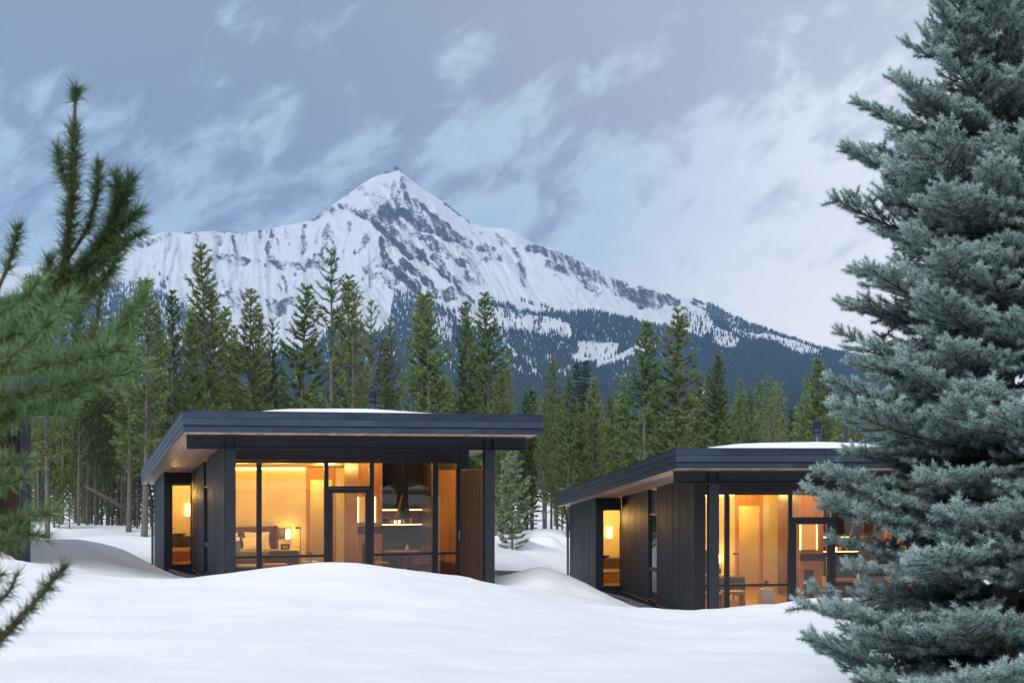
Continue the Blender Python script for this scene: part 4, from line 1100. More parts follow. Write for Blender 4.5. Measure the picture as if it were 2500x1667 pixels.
    # lamps in the ceilings
    for i, (x, y, w) in enumerate(((2.25, 5.4, 22), (3.35, 5.4, 22), (2.25, 8.3, 26), (3.45, 8.3, 24), (4.5, 5.0, 14), (4.9, 9.0, 24))):
        downlight(cm, x, y, w * k, f'{["near left", "near right", "far left", "far right", "doorway", "rear passage"][i]} round bedroom downlight in the {where} cabin ceiling', f'downlights in the {where} cabin')
    downlight(cm, 5.0, 11.1, 26 * k, f'round downlight in the corridor behind the doorway of the {where} cabin', f'downlights in the {where} cabin')
    downlight(cm, 6.7, 3.5, 6 * k, f'round downlight beside the dining window of the {where} cabin', f'downlights in the {where} cabin')
    downlight(cm, 5.7, 5.9, 8 * k, f'round downlight above the fireplace panel of the {where} cabin', f'downlights in the {where} cabin')
    # small fittings outside
    t = T('key_lockbox', (7.32, FY - 0.06, 1.10), f'small clear key lockbox on the pier of the {where} cabin', 'lockbox')
    MB().box(-0.05, 0.06, -0.05, 0.02, 0.0, 0.24).build('case', M['clearish'], t, bevel=0.01)
    MB().tube([(-0.02, -0.05, 0.05), (-0.02, -0.08, 0.05)], 0.018, 8).build('dial', M['steel'], t)
    t = T('hose_bib', (7.34, FY - 0.05, 0.42), f'round black tap fitting low on the pier of the {where} cabin', 'tap')
    MB().tube([(0, -0.07, 0), (0, 0.01, 0)], 0.07, 12).build('wheel', M['steel'], t)
    MB().tube([(-0.09, -0.08, 0.06), (-0.03, -0.1, 0.1), (0.02, -0.08, 0.06)], 0.012, 6).build('spout', M['steel'], t)

cab = build_cabin()
cab.matrix_world = CM[0]
tag(cab, 'black timber cabin left of centre with chimney and lit bedroom glazing', 'cabin', 'flat-roofed cabins in the snow')
cab2 = copy_tree(cab); cab2.matrix_world = CM[1]
tag(cab2, 'black timber cabin on the right partly hidden by the blue spruce', 'cabin', 'flat-roofed cabins in the snow')
cab3 = copy_tree(cab); cab3.matrix_world = CM[2]
tag(cab3, 'third black cabin at the left edge, mostly hidden behind the foreground pine', 'cabin', 'flat-roofed cabins in the snow')
furnish(0, 'left', 2.55)
furnish(1, 'right', 2.8)

# snow lying on the roofs
def roof_snow(ci, label, seed):
    nx_, ny_ = 60, 60
    xs = np.linspace(0.35, RW - 0.35, nx_); ys = np.linspace(0.55, RL - 0.5, ny_)
    Xg, Yg = np.meshgrid(xs, ys)
    ex = 1 - np.abs((Xg - RW / 2) / (RW / 2 - 0.35)) ** 2.6
    ey = np.clip((Yg - 0.55) / 3.4, 0, 1) * np.clip((RL - 0.5 - Yg) / 2.5, 0, 1)
    ey = 1 - (1 - ey) ** 2
    th = 0.60 * np.clip(ex, 0, 1) ** 0.75 * ey + (fbm(Xg * 0.9, Yg * 0.9, 4, seed) - 0.5) * 0.05 * np.clip(ex * 4, 0, 1)
    Zg = ZT - KS * Yg - 0.095 + np.maximum(th, 0)
    ii = np.arange(nx_ * ny_).reshape(ny_, nx_)
    q = np.stack([ii[:-1, :-1], ii[:-1, 1:], ii[1:, 1:], ii[1:, :-1]], -1).reshape(-1, 4)
    o = link('roof_snow', np_mesh('roof_snow', np.stack([Xg.ravel(), Yg.ravel(), Zg.ravel()], -1), q, True, n=4), M['snow'])
    o.matrix_world = CM[ci]
    tag(o, label, 'snow', kind='stuff')
roof_snow(0, 'thick white snow lying on the left cabin roof', 3)
roof_snow(1, 'thick white snow lying on the right cabin roof', 5)
roof_snow(2, 'thick white snow lying on the third cabin roof', 8)

# dark gravel along the left walls
def gravel(ci, label):
    cm = CM[ci]
    base = np.array([(1, 0, 0), (-1, 0, 0), (0, 1, 0), (0, -1, 0), (0, 0, 1), (0, 0, -1)], float)
    ft = np.array([(0, 2, 4), (2, 1, 4), (1, 3, 4), (3, 0, 4), (2, 0, 5), (1, 2, 5), (3, 1, 5), (0, 3, 5)])
    n_ = 2600
    px = nrg.uniform(0.45, 1.20, n_); py = nrg.uniform(4.2, 11.9, n_)
    r_ = nrg.uniform(0.018, 0.05, n_)
    wx = []
    m4 = np.array(cm)
    loc = np.stack([px, py, np.zeros(n_), np.ones(n_)], -1) @ m4.T
    gzv = ground_z(loc[:, 0], loc[:, 1], False)
    zz = np.minimum(gzv, m4[2, 3] - 0.15) + 0.10
    jit = nrg.uniform(0.6, 1.3, (n_, 6, 1))
    vs = base[None] * jit * r_[:, None, None] * np.array([1, 1, .7]) + np.stack([loc[:, 0], loc[:, 1], zz], -1)[:, None, :]
    fs = ft[None] + (np.arange(n_) * 6)[:, None, None]
    o = link('gravel_bed', np_mesh('gravel_bed', vs.reshape(-1, 3), fs.reshape(-1, 3)), M['gravel'])
    tag(o, label, kind='stuff')
gravel(0, 'dark gravel along the left wall of the left cabin')
gravel(1, 'dark gravel along the left wall of the right cabin')

# ------------------------------------------------------------------ conifers
def unit(a):
    return a / np.maximum(np.linalg.norm(a, axis=-1, keepdims=True), 1e-9)

def needle_tris(org, dirs, length, width, g):
    """one slim triangle per needle (or needle bundle)"""
    side = unit(np.cross(dirs, g.normal(size=dirs.shape)))
    w = (width * np.ones(len(org)))[:, None] * 0.5
    L = (length * np.ones(len(org)))[:, None]
    a = org - side * w; b = org + side * w; c = org + dirs * L
    v = np.stack([a, b, c], 1).reshape(-1, 3)
    return v, np.arange(len(v)).reshape(-1, 3)

def make_pine(seed, H=13.0, Rm=1.5, base=0.25, up=0.55, dens=1.0, top_len=0.9, wsp=0.42, nl=0.17, nw=0.036, per=10, droop=0.0, spread=0.75, dead=True):
    g = np.random.default_rng(seed)
    rr = random.Random(seed)
    tb = MB()
    bend = [(rr.uniform(-.12, .12), rr.uniform(-.12, .12)) for _ in range(4)]
    def axis_pt(h):
        t = h / H
        return np.array([bend[0][0] * math.sin(t * 3.1) + bend[1][0] * t * t, bend[0][1] * math.sin(t * 2.7) + bend[1][1] * t * t, h])
    hs = np.linspace(-0.6, H * 0.985, 14)
    rads = [0.135 * (1 - 0.93 * max(h, 0) / H) * (H / 13) + (0.03 if h < 0.3 else 0) for h in hs]
    tb.tube([axis_pt(h) for h in hs], rads, 7)
    org, dr, tn, ln = [], [], [], []
    sb = MB()
    h = base * H
    def foliage(p0, p1, n_, tint0, tint1, r_):
        t = (np.arange(n_) + g.uniform(0, 1, n_)) / n_
        p = p0[None] + (p1 - p0)[None] * t[:, None]
        ax = unit((p1 - p0)[None])
        d = unit(ax * g.uniform(0.35, 0.95, (n_, 1)) + g.normal(size=(n_, 3)) * 0.55 + np.array([0, 0, 0.22]))
        org.append(p); dr.append(d)
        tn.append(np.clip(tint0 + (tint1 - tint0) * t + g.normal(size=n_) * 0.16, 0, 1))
        ln.append(r_ * g.uniform(0.7, 1.2, n_))
    while h < H * 0.985:
        t = (h / H - base) / (1 - base)
        env = Rm * min(1.0, 0.45 + 1.4 * t) * (1 - t) ** 0.72 + 0.14
        nb = rr.choice((3, 4, 4, 5)) if t > 0.08 else rr.choice((2, 3))
        a0 = rr.uniform(0, 6.28)
        for k in range(nb):
            if rr.random() < 0.07: continue
            a = a0 + 6.283 * k / nb + rr.uniform(-.35, .35)
            L = env * rr.uniform(0.62, 1.15)
            p0 = axis_pt(h + rr.uniform(-.08, .08))
            el = up * (0.35 + 0.9 * t) - droop * (1 - t) + rr.uniform(-.12, .12)
            oh = np.array([math.cos(a), math.sin(a), 0.0])
            pts = []
            for s in np.linspace(0, 1, 5):
                pts.append(p0 + oh * L * s * (1 - 0.10 * s) + np.array([0, 0, L * (el * s * 0.55 + (0.34 + 0.25 * t) * s * s * (1 if droop < .3 else .3))]))
            sb.tube(pts, [0.022 * (1 - s * .75) * (0.6 + L * .4) for s in np.linspace(0, 1, 5)], 3, False)
            # needles along the branch and on side twigs
            inner = 0.30 if t < .6 else 0.12
            for i in range(4):
                s0 = i / 4
                if s0 + .25 < inner: continue
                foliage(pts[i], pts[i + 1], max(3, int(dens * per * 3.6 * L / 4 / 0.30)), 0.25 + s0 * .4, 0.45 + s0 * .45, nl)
            nt = max(2, int(L * 6.5 * dens))
            for q in range(nt):
                s = rr.uniform(inner, 0.97)
                i = min(3, int(s * 4)); f = s * 4 - i
                b0 = pts[i] * (1 - f) + pts[i + 1] * f
                sd = rr.choice((-1, 1))
                perp = np.array([-oh[1], oh[0], 0]) * sd
                tl = (0.14 + 0.30 * L * (1 - s * .55)) * rr.uniform(.6, 1.15) * spread
                dv_ = unit((oh * rr.uniform(.35, .9) + perp * rr.uniform(.35, .9) + np.array([0, 0, rr.uniform(0.05, .75) - droop * .5]))[None])[0]
                b1 = b0 + dv_ * tl
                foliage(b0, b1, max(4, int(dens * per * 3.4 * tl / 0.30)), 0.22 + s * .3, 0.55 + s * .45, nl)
        h += wsp * rr.uniform(.7, 1.25) * (1.0 - 0.35 * t)
    # leader
    top = axis_pt(H * 0.985)
    foliage(axis_pt(H * 0.90), top + np.array([0, 0, 0.05]), int(90 * dens), .5, .9, nl * .9)
    if dead and base > 0.12:
        hh = 1.0
        while hh < base * H:
            a = rr.uniform(0, 6.28); L = rr.uniform(.3, 1.0)
            p0 = axis_pt(hh)
            d = np.array([math.cos(a), math.sin(a), rr.uniform(-.25, .15)])
            sb.tube([p0, p0 + d * L * .6, p0 + d * L + np.array([0, 0, rr.uniform(-.1, .15)])], [.012, .008, .003], 3, False)
            hh += rr.uniform(.08, .3)
    tb.add(sb.v, sb.f)
    org = np.concatenate(org); dr = np.concatenate(dr); tn = np.concatenate(tn); ln = np.concatenate(ln)
    v, t3 = needle_tris(org, dr, ln, nw * g.uniform(.7, 1.3, len(org)), g)
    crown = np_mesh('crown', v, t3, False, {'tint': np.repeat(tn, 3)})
    trunk = tb.mesh('trunk', True)
    trunk.materials.append(M['bark'])
    return trunk, crown, H

PV = {
 'spire0': make_pine(1, 13, 1.35, .22), 'spire1': make_pine(2, 13, 1.55, .30), 'spire2': make_pine(3, 13, 1.25, .16, up=.7),
 'sparse': make_pine(4, 13, 1.45, .30, dens=.62, wsp=.55, up=.62), 'full0': make_pine(5, 13, 1.75, .07, dens=1.05), 'full1': make_pine(6, 13, 1.95, .10, up=.45, dens=1.0),
 'bare0': make_pine(7, 13, 1.5, .30, dens=.95, up=.30), 'bare1': make_pine(8, 13, 1.5, .24, dens=.9, up=.3),
 'dark': make_pine(9, 13, 1.35, .05, up=.1, droop=.35, dens=1.1, wsp=.33, nl=.11, dead=False), 'snag': make_pine(10, 13, 1.0, .35, dens=.28, wsp=.5),
 'fir': make_pine(12, 13, 3.4, .03, up=.15, droop=.12, dens=.62, wsp=.62, nl=.34, nw=.07, dead=False, spread=1.0),
}
crown_mats = {'dark': 'spruce_dark', 'fir': 'fir'}
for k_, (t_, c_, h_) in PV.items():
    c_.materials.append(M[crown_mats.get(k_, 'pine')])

def plant_tree(name, x, y, z, h, var, label, group, rot=None, wide=1.0):
    tr, cr, h0 = PV[var]
    s = h / h0
    o = empty(name, Matrix.LocRotScale(Vector((x, y, z)), Matrix.Rotation(rng.uniform(0, 6.28) if rot is None else rot, 3, 'Z').to_quaternion(), Vector((s * wide, s * wide, s))))
    tag(o, label, 'tree', group)
    a = link('trunk', tr, None, o)
    b = link('crown', cr, None, o); tag(b, kind='stuff')
    return o

HERO = [  # tip column, tip row, distance, kind, width, label
 (496,598,62,'spire1',1.0,'tallest pine behind the left cabin roof corner, with a long bare grey trunk'),
 (419,707,63,'spire2',.9,'narrow dark pine standing left of the tallest pine'),
 (515,705,66,'spire0',1.0,'yellowish pine tucked close against the right side of the tallest pine'),
 (470,760,60,'full0',.8,'bushy pine on the left flank of the tallest pine'),
 (550,745,70,'spire0',.85,'slim pine just right of the tallest pine, against the snow bowl'),
 (569,792,74,'spire2',.75,'small thin pine peeking between two slim pines left of the snow mound'),
 (612,707,64,'spire1',1.0,'medium pine with a straight trunk above the start of the roof snow'),
 (632,752,68,'spire2',.85,'pine leaning on the right side of the straight-trunked medium pine'),
 (670,770,66,'sparse',.8,'thin isolated pine with open snow on both sides of its top'),
 (744,696,65,'spire1',1.1,'broad open-branched pine left of the second tallest pine'),
 (802,598,63,'sparse',1.05,'second tallest pine, open and ragged, below the left shoulder of the peak'),
 (854,670,64,'spire2',1.0,'dense dark-topped pine of a close pair right of the second tallest pine'),
 (870,694,62,'sparse',1.0,'sparser pine of the close pair left of the chimney'),
 (908,727,70,'sparse',.8,'slender pine rising directly above the left cabin chimney'),
 (934,818,74,'dark',1.0,'short dark spruce between two slender pines above the chimney'),
 (957,766,66,'sparse',.75,'very thin pine with upturned branches right of the chimney'),
 (1030,707,64,'spire0',1.1,'tall thick double-topped pine right of the vent pipe, left stem'),
 (1042,717,63,'spire1',1.1,'right stem of the double-topped pine beyond the vent pipe'),
 (1136,735,66,'spire2',.9,'narrow pine left of the pair above the right end of the left roof'),
 (1153,793,68,'full0',.8,'bushy low pine between the narrow pine and the tall one by the roof end'),
 (1188,715,64,'spire1',1.05,'tall pine just left of the right end of the left cabin roof'),
 (1225,905,60,'full1',.8,'low yellow-green pine at the right end of the left cabin roof'),
 (1298,948,72,'dark',.9,'small dark spruce in the gap right of the left cabin roof'),
 (1332,964,66,'spire0',.8,'thin bright-green pine in the gap right of the left cabin roof'),
 (1385,917,62,'full0',.95,'full green pine with visible grey trunk between the two cabins'),
 (1412,883,84,'dark',1.0,'left one of two dark spruces behind the pines between the cabins'),
 (1432,875,82,'dark',1.0,'right one of two dark spruces behind the pines between the cabins'),
 (1450,924,64,'full1',.95,'full mid-green pine just right of the grey-trunked pine between the cabins'),
 (1519,953,64,'full0',.95,'full pine left of the big pair above the right cabin eave'),
 (1578,787,63,'full1',1.15,'big broad pine, left of the pair above the right cabin eave'),
 (1651,751,64,'full0',1.25,'biggest pine on the right, above the near corner of the right cabin roof'),
 (1708,928,78,'dark',.8,'grey-green spruce between the biggest right pine and the next pine'),
 (1752,867,66,'full1',.95,'tall pale-green pine above the right cabin roof snow edge'),
 (1801,959,76,'full0',.8,'dull green pine right of the tall pale-green pine'),
 (1830,951,64,'full0',.8,'small vivid green pine over the right cabin roof snow'),
 (1875,913,72,'sparse',1.0,'sparse grey-trunked pine behind the vivid green pine'),
 (1901,934,74,'snag',1.1,'thin half-bare pine left of the right cabin chimney'),
 (1932,995,78,'dark',.9,'small dark spruce left of the right cabin chimney'),
 (1949,987,84,'snag',.7,'bare thin snag beside the small dark spruce near the right chimney'),
 (1996,877,64,'full1',1.1,'broad yellow-green pine directly behind the right cabin chimney'),
 (2028,943,80,'dark',.6,'very narrow dark spire right of the right cabin chimney'),
 (2054,984,70,'sparse',.8,'ragged small pine left of the blue spruce edge'),
 (2090,951,68,'spire0',1.0,'greyish pine half hidden by the blue spruce branches'),
 (352,676,58,'bare0',1.1,'yellowing pine with a thick trunk by the left cabin downspout'),
 (383,750,64,'spire0',.8,'pine between the thick-trunked one and the narrow dark one'),
 (314,740,59,'bare1',1.0,'slim bare-trunked pine left of the thick trunk by the downspout'),
 (116,760,55,'bare0',1.0,'pine with a stout bare trunk right of the third cabin'),
 (1250,1100,53,'fir',1.0,'small pale fir standing alone right of the left cabin screen'),
]
for (u, v, D, var, wd, lab) in HERO:
    x = (u - 1250) / FPX * D
    g_ = gz(x, D)
    tip = CZ + (HZ - v) / FPX * D
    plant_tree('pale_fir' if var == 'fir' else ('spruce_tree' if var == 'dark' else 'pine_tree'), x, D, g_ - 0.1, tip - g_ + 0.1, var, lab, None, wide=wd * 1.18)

def ordn(i):
    return f"{i}{'th' if 10 <= i % 100 <= 20 else {1: 'st', 2: 'nd', 3: 'rd'}.get(i % 10, 'th')}"
# stand of thin trunks left of the left cabin
for i, u in enumerate((10, 30, 70, 95, 150, 183, 192, 206, 213, 225, 233, 248, 262, 275, 296, 330)):
    D = 60 + (i * 7.3 % 14)
    x = (u - 1250) / FPX * D; g_ = gz(x, D)
    plant_tree('pine_tree', x, D, g_ - .1, rng.uniform(8.5, 11.0), rng.choice(('bare0', 'bare1', 'bare1')), f'slender bare-trunked pine in the shady stand left of the left cabin, {ordn(i + 1)} from the left', 'bare-trunked stand left of the left cabin', wide=rng.uniform(.6, .85))
# fill of the forest wall
def fill(n_, u0, u1, d0, d1, h0, h1, kinds, label, group, seed):
    r_ = random.Random(seed)
    for i in range(n_):
        u = u0 + (u1 - u0) * (i + r_.random()) / n_
        D = r_.uniform(d0, d1); x = (u - 1250) / FPX * D
        g_ = gz(x, D)
        plant_tree('pine_tree', x, D, g_ - .1, r_.uniform(h0, h1), r_.choice(kinds), f'{label}, {ordn(i + 1)} from the left', group, wide=r_.uniform(.85, 1.3))
fill(48, 40, 1240, 64, 84, 6.0, 8.4, ('full0', 'full1', 'spire0', 'spire2', 'full0'), 'shorter pine low behind the left cabin roof', 'low pines behind the left cabin', 1)
fill(30, 40, 1240, 84, 112, 8.0, 10.5, ('full0', 'full1', 'spire1', 'spire0'), 'second-row pine behind the left cabin', 'second-row pines behind the left cabin', 2)
fill(32, 1230, 2250, 64, 90, 5.0, 7.0, ('full0', 'full1', 'spire0'), 'shorter pine low behind the right cabin', 'low pines behind the right cabin', 3)
fill(55, 1150, 2300, 92, 150, 7.0, 10.0, ('full0', 'spire1', 'spire2', 'dark'), 'mid-distance pine in the even canopy right of centre', 'mid-distance pines', 4)
fill(42, 1000, 2250, 150, 260, 11.0, 16.0, ('full0', 'spire1', 'spire2', 'full1'), 'distant pine before the mountain foot', 'distant valley pines', 5)
fill(28, 90, 420, 57, 80, 2.6, 4.8, ('full0', 'full1', 'dark', 'full0'), 'young bushy understorey pine at the forest edge', 'understorey pines', 6)
fill(12, 1205, 1420, 60, 82, 4.5, 7.0, ('full0', 'full1', 'spire0'), 'pine closing the forest gap between the two cabins', 'pines in the gap', 7)
# the wood behind the viewer, mirrored in the window glass
r_ = random.Random(8)
wv, wf, wt_ = [], [], []
for i in range(120):
    x = -30 + 105 * (i + r_.random()) / 120; y = -r_.uniform(6, 46) + (max(x - 16, 0) * .55)
    z0 = gz(x, y); H_ = r_.uniform(11, 19); R_ = H_ * r_.uniform(.11, .16)
    for k in range(9):
        f = k / 9; zb = z0 + H_ * (.06 + .86 * f); rr_ = R_ * (1 - f) ** .8 + .12; zt = zb + H_ * .19
        b0 = len(wv)
        for q in range(11):
            a = 6.283 * q / 11 + k; rj = rr_ * r_.uniform(.55, 1.25)
            wv.append((x + math.cos(a) * rj, y + math.sin(a) * rj, zb + r_.uniform(-.5, .5)))
            wt_.append(r_.random())
        wv.append((x, y, zt)); wt_.append(.4)
        wf += [(b0 + q, b0 + (q + 1) % 11, b0 + 11) for q in range(11)]
me = np_mesh('mirrored_wood', np.array(wv), np.array(wf), False, {'tint': np.array(wt_)})
tag(link('mirrored_wood', me, M['spruce_dark']), 'dark pine wood behind the viewpoint, seen mirrored in the cabin glass', kind='stuff')
# a few pines just beyond the right edge of the view: their reflections darken the left cabin's glass
r_ = random.Random(19)
for i in range(16):
    y = 9 + 18 * (i + r_.random()) / 16; x = .3634 * y + r_.uniform(2.4, 7.5)
    plant_tree('pine_tree', x, y, gz(x, y) - .1, r_.uniform(8, 13), r_.choice(('full0', 'full1')), f'bushy pine just beyond the right edge, mirrored in the cabin glass, {ordn(i + 1)} nearest', 'mirrored pines beyond the right edge', wide=1.3)
# leaning dead trunk in the stand
lg = empty('fallen_trunk', Matrix.Translation(P(268, 1285, 62)))
tag(lg, 'dark fallen trunk leaning through the stand left of the left cabin', 'trunk')
a_ = P(196, 1180, 62) - P(268, 1285, 62); b_ = P(336, 1262, 62) - P(268, 1285, 62)
MB().tube([a_, a_ * .5 + b_ * .5 + Vector((0, 0, .05)), b_], [.07, .10, .12], 7).build('stem', M['deadwood'], lg, True)
for q in (.3, .5, .62, .8):
    p = a_ * (1 - q) + b_ * q
    MB().tube([p, p + Vector((rng.uniform(-.5, .5), .2, rng.uniform(-.9, .4)))], [.02, .006], 4).build('dead_branch', M['deadwood'], lg)

# ------------------------------------------------------------------ blue spruce on the right (near)
def spruce_branch(seed, L):
    """a flat, upturned spray of needle-clad shoots along +X"""
    g = np.random.default_rng(seed); rr = random.Random(seed)
    wood = MB()
    O, Dr, Tn, Ln = [], [], [], []
    def shoot(p0, d0, ln, tint, dens=1700, nl=0.031):
        d0 = d0 / np.linalg.norm(d0)
        n_ = max(16, int(dens * ln))
        t = g.uniform(0, 1, n_)
        curve = np.array([0, 0, 0.12 * ln])
        p = p0[None] + d0[None] * (ln * t)[:, None] + curve[None] * (t ** 2)[:, None]
        nd = unit(d0[None] * g.uniform(0.05, 0.8, (n_, 1)) * 0.9 + unit(g.normal(size=(n_, 3))) * 0.9 + np.array([0, 0, 0.12]))
        # the tip fans forward
        tipm = (t > 0.88)[:, None]
        nd = np.where(tipm, unit(nd + d0[None] * 0.8), nd)
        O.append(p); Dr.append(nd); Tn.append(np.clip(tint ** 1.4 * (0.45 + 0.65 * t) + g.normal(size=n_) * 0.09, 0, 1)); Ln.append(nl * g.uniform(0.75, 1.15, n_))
        wood.tube([p0, p0 + d0 * ln * .95 + curve * .9], [0.0035, 0.0016], 3, False)
        return p0 + d0 * ln + curve
    def axis(s):
        return np.array([L * s, 0.04 * L * math.sin(3 * s + seed), L * (-0.10 * s + 0.20 * s * s)])
    wood.tube([axis(s) for s in np.linspace(0, 1, 8)], [0.009 * (1 - .8 * s) * (0.5 + L * .6) + .0015 for s in np.linspace(0, 1, 8)], 5, False)
    s = 0.16
    while s < 0.99:
        p = axis(s); tg = axis(min(1, s + .03)) - axis(s - .03); tg = tg / np.linalg.norm(tg)
        for sd in (-1, 1):
            if rr.random() < 0.10: continue
            ang = R(rr.uniform(38, 62))
            ln = max(0.07, (0.42 * L * (1 - s) ** 0.85 + 0.07) * rr.uniform(.75, 1.15) * min(1, .35 + s * 2.2))
            d = tg * math.cos(ang) + np.array([0, sd * math.sin(ang), 0]) + np.array([0, 0, rr.uniform(-.10, .22)])
            d = d / np.linalg.norm(d)
            # secondary axis, clad in shoots
            q = 0.0
            ns_ = max(1, int(ln / 0.075))
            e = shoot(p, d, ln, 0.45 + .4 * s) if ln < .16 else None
            if e is None:
                e = p + d * ln
                wood.tube([p, e], [0.005, 0.002], 3, False)
                shoot(p + d * ln * .35, d, ln * .65, .40 + .35 * s, 1000)
                for k in range(ns_):
                    f = (k + .8) / (ns_ + .3)
                    pp = p + d * ln * f + np.array([0, 0, .05 * ln * f])
                    for s2 in (-1, 1):
                        if rr.random() < .12: continue
                        a2 = R(rr.uniform(32, 58)) * s2
                        d2 = np.array([d[0] * math.cos(a2) - d[1] * math.sin(a2), d[0] * math.sin(a2) + d[1] * math.cos(a2), d[2] + rr.uniform(-.15, .35)])
                        shoot(pp, d2, rr.uniform(.055, .10), .42 + .35 * f + .22 * s + rr.uniform(-.1, .1))
        if rr.random() < .65:     # upright shoots along the top
            shoot(p, tg * .7 + np.array([0, rr.uniform(-.4, .4), rr.uniform(.5, .9)]), rr.uniform(.05, .09), .5 + .4 * s)
        if rr.random() < .35:     # hanging shoots below
            shoot(p, tg * .8 + np.array([0, rr.uniform(-.5, .5), -rr.uniform(.3, .6)]), rr.uniform(.06, .11), .3 + .3 * s)
        s += 0.075 / L
    for s in np.arange(.2, .92, .07 / L):
        shoot(axis(s), axis(s + .05) - axis(s), .08, .30 + .4 * s, 1400)
    shoot(axis(.93), axis(1.0) - axis(.93), 0.12, .95)
    org = np.concatenate(O); dr = np.concatenate(Dr); tn = np.concatenate(Tn); ln = np.concatenate(Ln)
    v, t3 = needle_tris(org, dr, ln, 0.0038, g)
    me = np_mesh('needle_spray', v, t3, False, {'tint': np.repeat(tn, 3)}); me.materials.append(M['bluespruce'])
    wm = wood.mesh('branch'); wm.materials.append(M['darktwig'])
    return wm, me

SB = {c: [spruce_branch(100 + 10 * i + j, L) for j in range(3)] for i, (c, L) in enumerate((('s', .34), ('m', .66), ('l', 1.02)))}
SPX, SPY = 2.86, 8.2
sp_z = gz(SPX, SPY)
sp = empty('blue_spruce', Matrix.Translation((SPX, SPY, sp_z)))
tag(sp, 'big frosty blue spruce filling the right edge of the view', 'tree')
SPH = 6.35 - sp_z
MB().tube([(0, 0, -.3), (0.02, 0, 1.2), (-0.01, 0.02, 3.0), (0.01, 0, SPH)], [.085, .07, .04, .008], 9).build('trunk', M['bark'], sp, True)
def sp_radius(zw):   # crown radius by world height
    return float(np.interp(zw, [0.9, 1.6, 2.1, 2.9, 3.9, 4.8, 5.25, 5.55, 6.0, 6.35], [0.95, 1.19, 1.12, 0.97, .96, .85, .66, .36, .20, .06]))
zc = 0.02
rs = random.Random(42)
wh = 0
while zc < SPH - 0.05:
    zw = sp_z + zc
    r0 = sp_radius(zw)
    t = zc / SPH
    nb = 8 if t < .75 else 6
    a0 = rs.uniform(0, 6.28)
    for k in range(nb):
        a = a0 + 6.283 * k / nb + rs.uniform(-.3, .3)
        Lr = r0 * rs.uniform(.62, 1.14)
        cls = 's' if Lr < .46 else ('m' if Lr < .82 else 'l')
        L0 = {'s': .34, 'm': .66, 'l': 1.02}[cls]
        wm, nm = rs.choice(SB[cls])
        o = link('branch', wm, None, sp)
        elev = np.interp(t, [0, .15, .6, 1], [-.02, .02, .20, .85]) + rs.uniform(-.16, .20)
        o.matrix_local = Matrix.LocRotScale(Vector((0, 0, zc + rs.uniform(-.06, .06))), (Matrix.Rotation(a, 3, 'Z') @ Matrix.Rotation(-elev, 3, 'Y') @ Matrix.Rotation(rs.uniform(-.35, .35), 3, 'X')).to_quaternion(), Vector([Lr / L0] * 3))
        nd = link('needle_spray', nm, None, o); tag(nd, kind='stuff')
    zc += rs.uniform(.118, .165) * (1 - .25 * t)

# ------------------------------------------------------------------ pine in the left foreground (near, out of focus)
np_root_D = 3.3
pz = gz(-1.35, np_root_D)
pt = empty('foreground_pine', Matrix.Translation((-1.35, np_root_D, pz)))
tag(pt, 'blurred green pine with long needles at the left edge', 'tree')
MB().tube([(0, 0, -.2), (0.0, 0, 1.2), (-.02, 0, 2.2), (.02, 0, 2.9)], [.05, .04, .025, .008], 8).build('trunk', M['bark'], pt, True)
prg = np.random.default_rng(77)
dk = (.03, .5); lt = (.4, 1.0)  # upper sprigs painted dark as silhouettes against the sky, lower mass painted light
def pine_branch(pts, tint=(.3, .9), dens=1500, nl=.05, bare=0.0, rad=.007):
    """pts: photo column, row, distance along the branch, from its root to its tip"""
    w = [P(*p) - Vector((-1.35, np_root_D, pz)) for p in pts]
    # resample smoothly
    cum = [0.0]
    for a, b in zip(w[:-1], w[1:]): cum.append(cum[-1] + (b - a).length)
    N = 14
    res = []
    for i in range(N + 1):
        s = cum[-1] * i / N
        res.append(Vector([float(np.interp(s, cum, [q[c] for q in w])) for c in range(3)]))
    for _ in range(2):
        res = [res[0]] + [(res[i - 1] + res[i] * 2 + res[i + 1]) / 4 for i in range(1, N)] + [res[-1]]
    br = MB().tube(res, [rad * (1 - .7 * i / N) + .0012 for i in range(N + 1)], 6, True).build('branch', M['twig'], pt, True)
    A = np.array([tuple(q) for q in res])
    L = cum[-1]
    n_ = int((3.2 if tint == dk else 1.8) * dens * L * (1 - bare))
    t = bare + (1 - bare) * prg.uniform(0, 1, n_)
    fi = np.clip((t * N).astype(int), 0, N - 1); ff = t * N - fi
    p = A[fi] * (1 - ff)[:, None] + A[fi + 1] * ff[:, None]
    ax = unit(A[fi + 1] - A[fi])
    nd = unit(ax * prg.uniform(.15, .95, (n_, 1)) + unit(prg.normal(size=(n_, 3))) * .85)
    tp = (t > .94)[:, None]
    nd = np.where(tp, unit(nd + ax * .7), nd)
    v, t3 = needle_tris(p, nd, (1.05 if tint == dk else 0.90) * nl * prg.uniform(.6, 1.15, n_), .0029, prg)
    tn = np.clip(tint[0] + (tint[1] - tint[0]) * prg.uniform(0, 1, n_), 0, 1)
    me = np_mesh('needle_spray', v, t3, False, {'tint': np.repeat(tn, 3)})
    tag(link('needle_spray', me, M['nearpine'], br), kind='stuff')
pine_branch([(-60,1020,3.3),(60,860,3.15),(150,700,3.05),(175,520,3.0),(179,400,3.0),(182,310,3.0)], dk, 1500, .042, .22, .011)
pine_branch([(182,312,3.0),(183,262,3.0),(186,218,3.0)], dk, 1500, .034, .62, .004)
pine_branch([(100,790,3.1),(190,700,3.05),(255,600,3.0),(300,500,3.0),(318,440,3.0)], dk, 1700, .044, .12, .006)
pine_branch([(150,720,3.05),(225,640,3.0),(285,560,3.0),(335,520,2.98)], dk, 1500, .042, .15, .005)
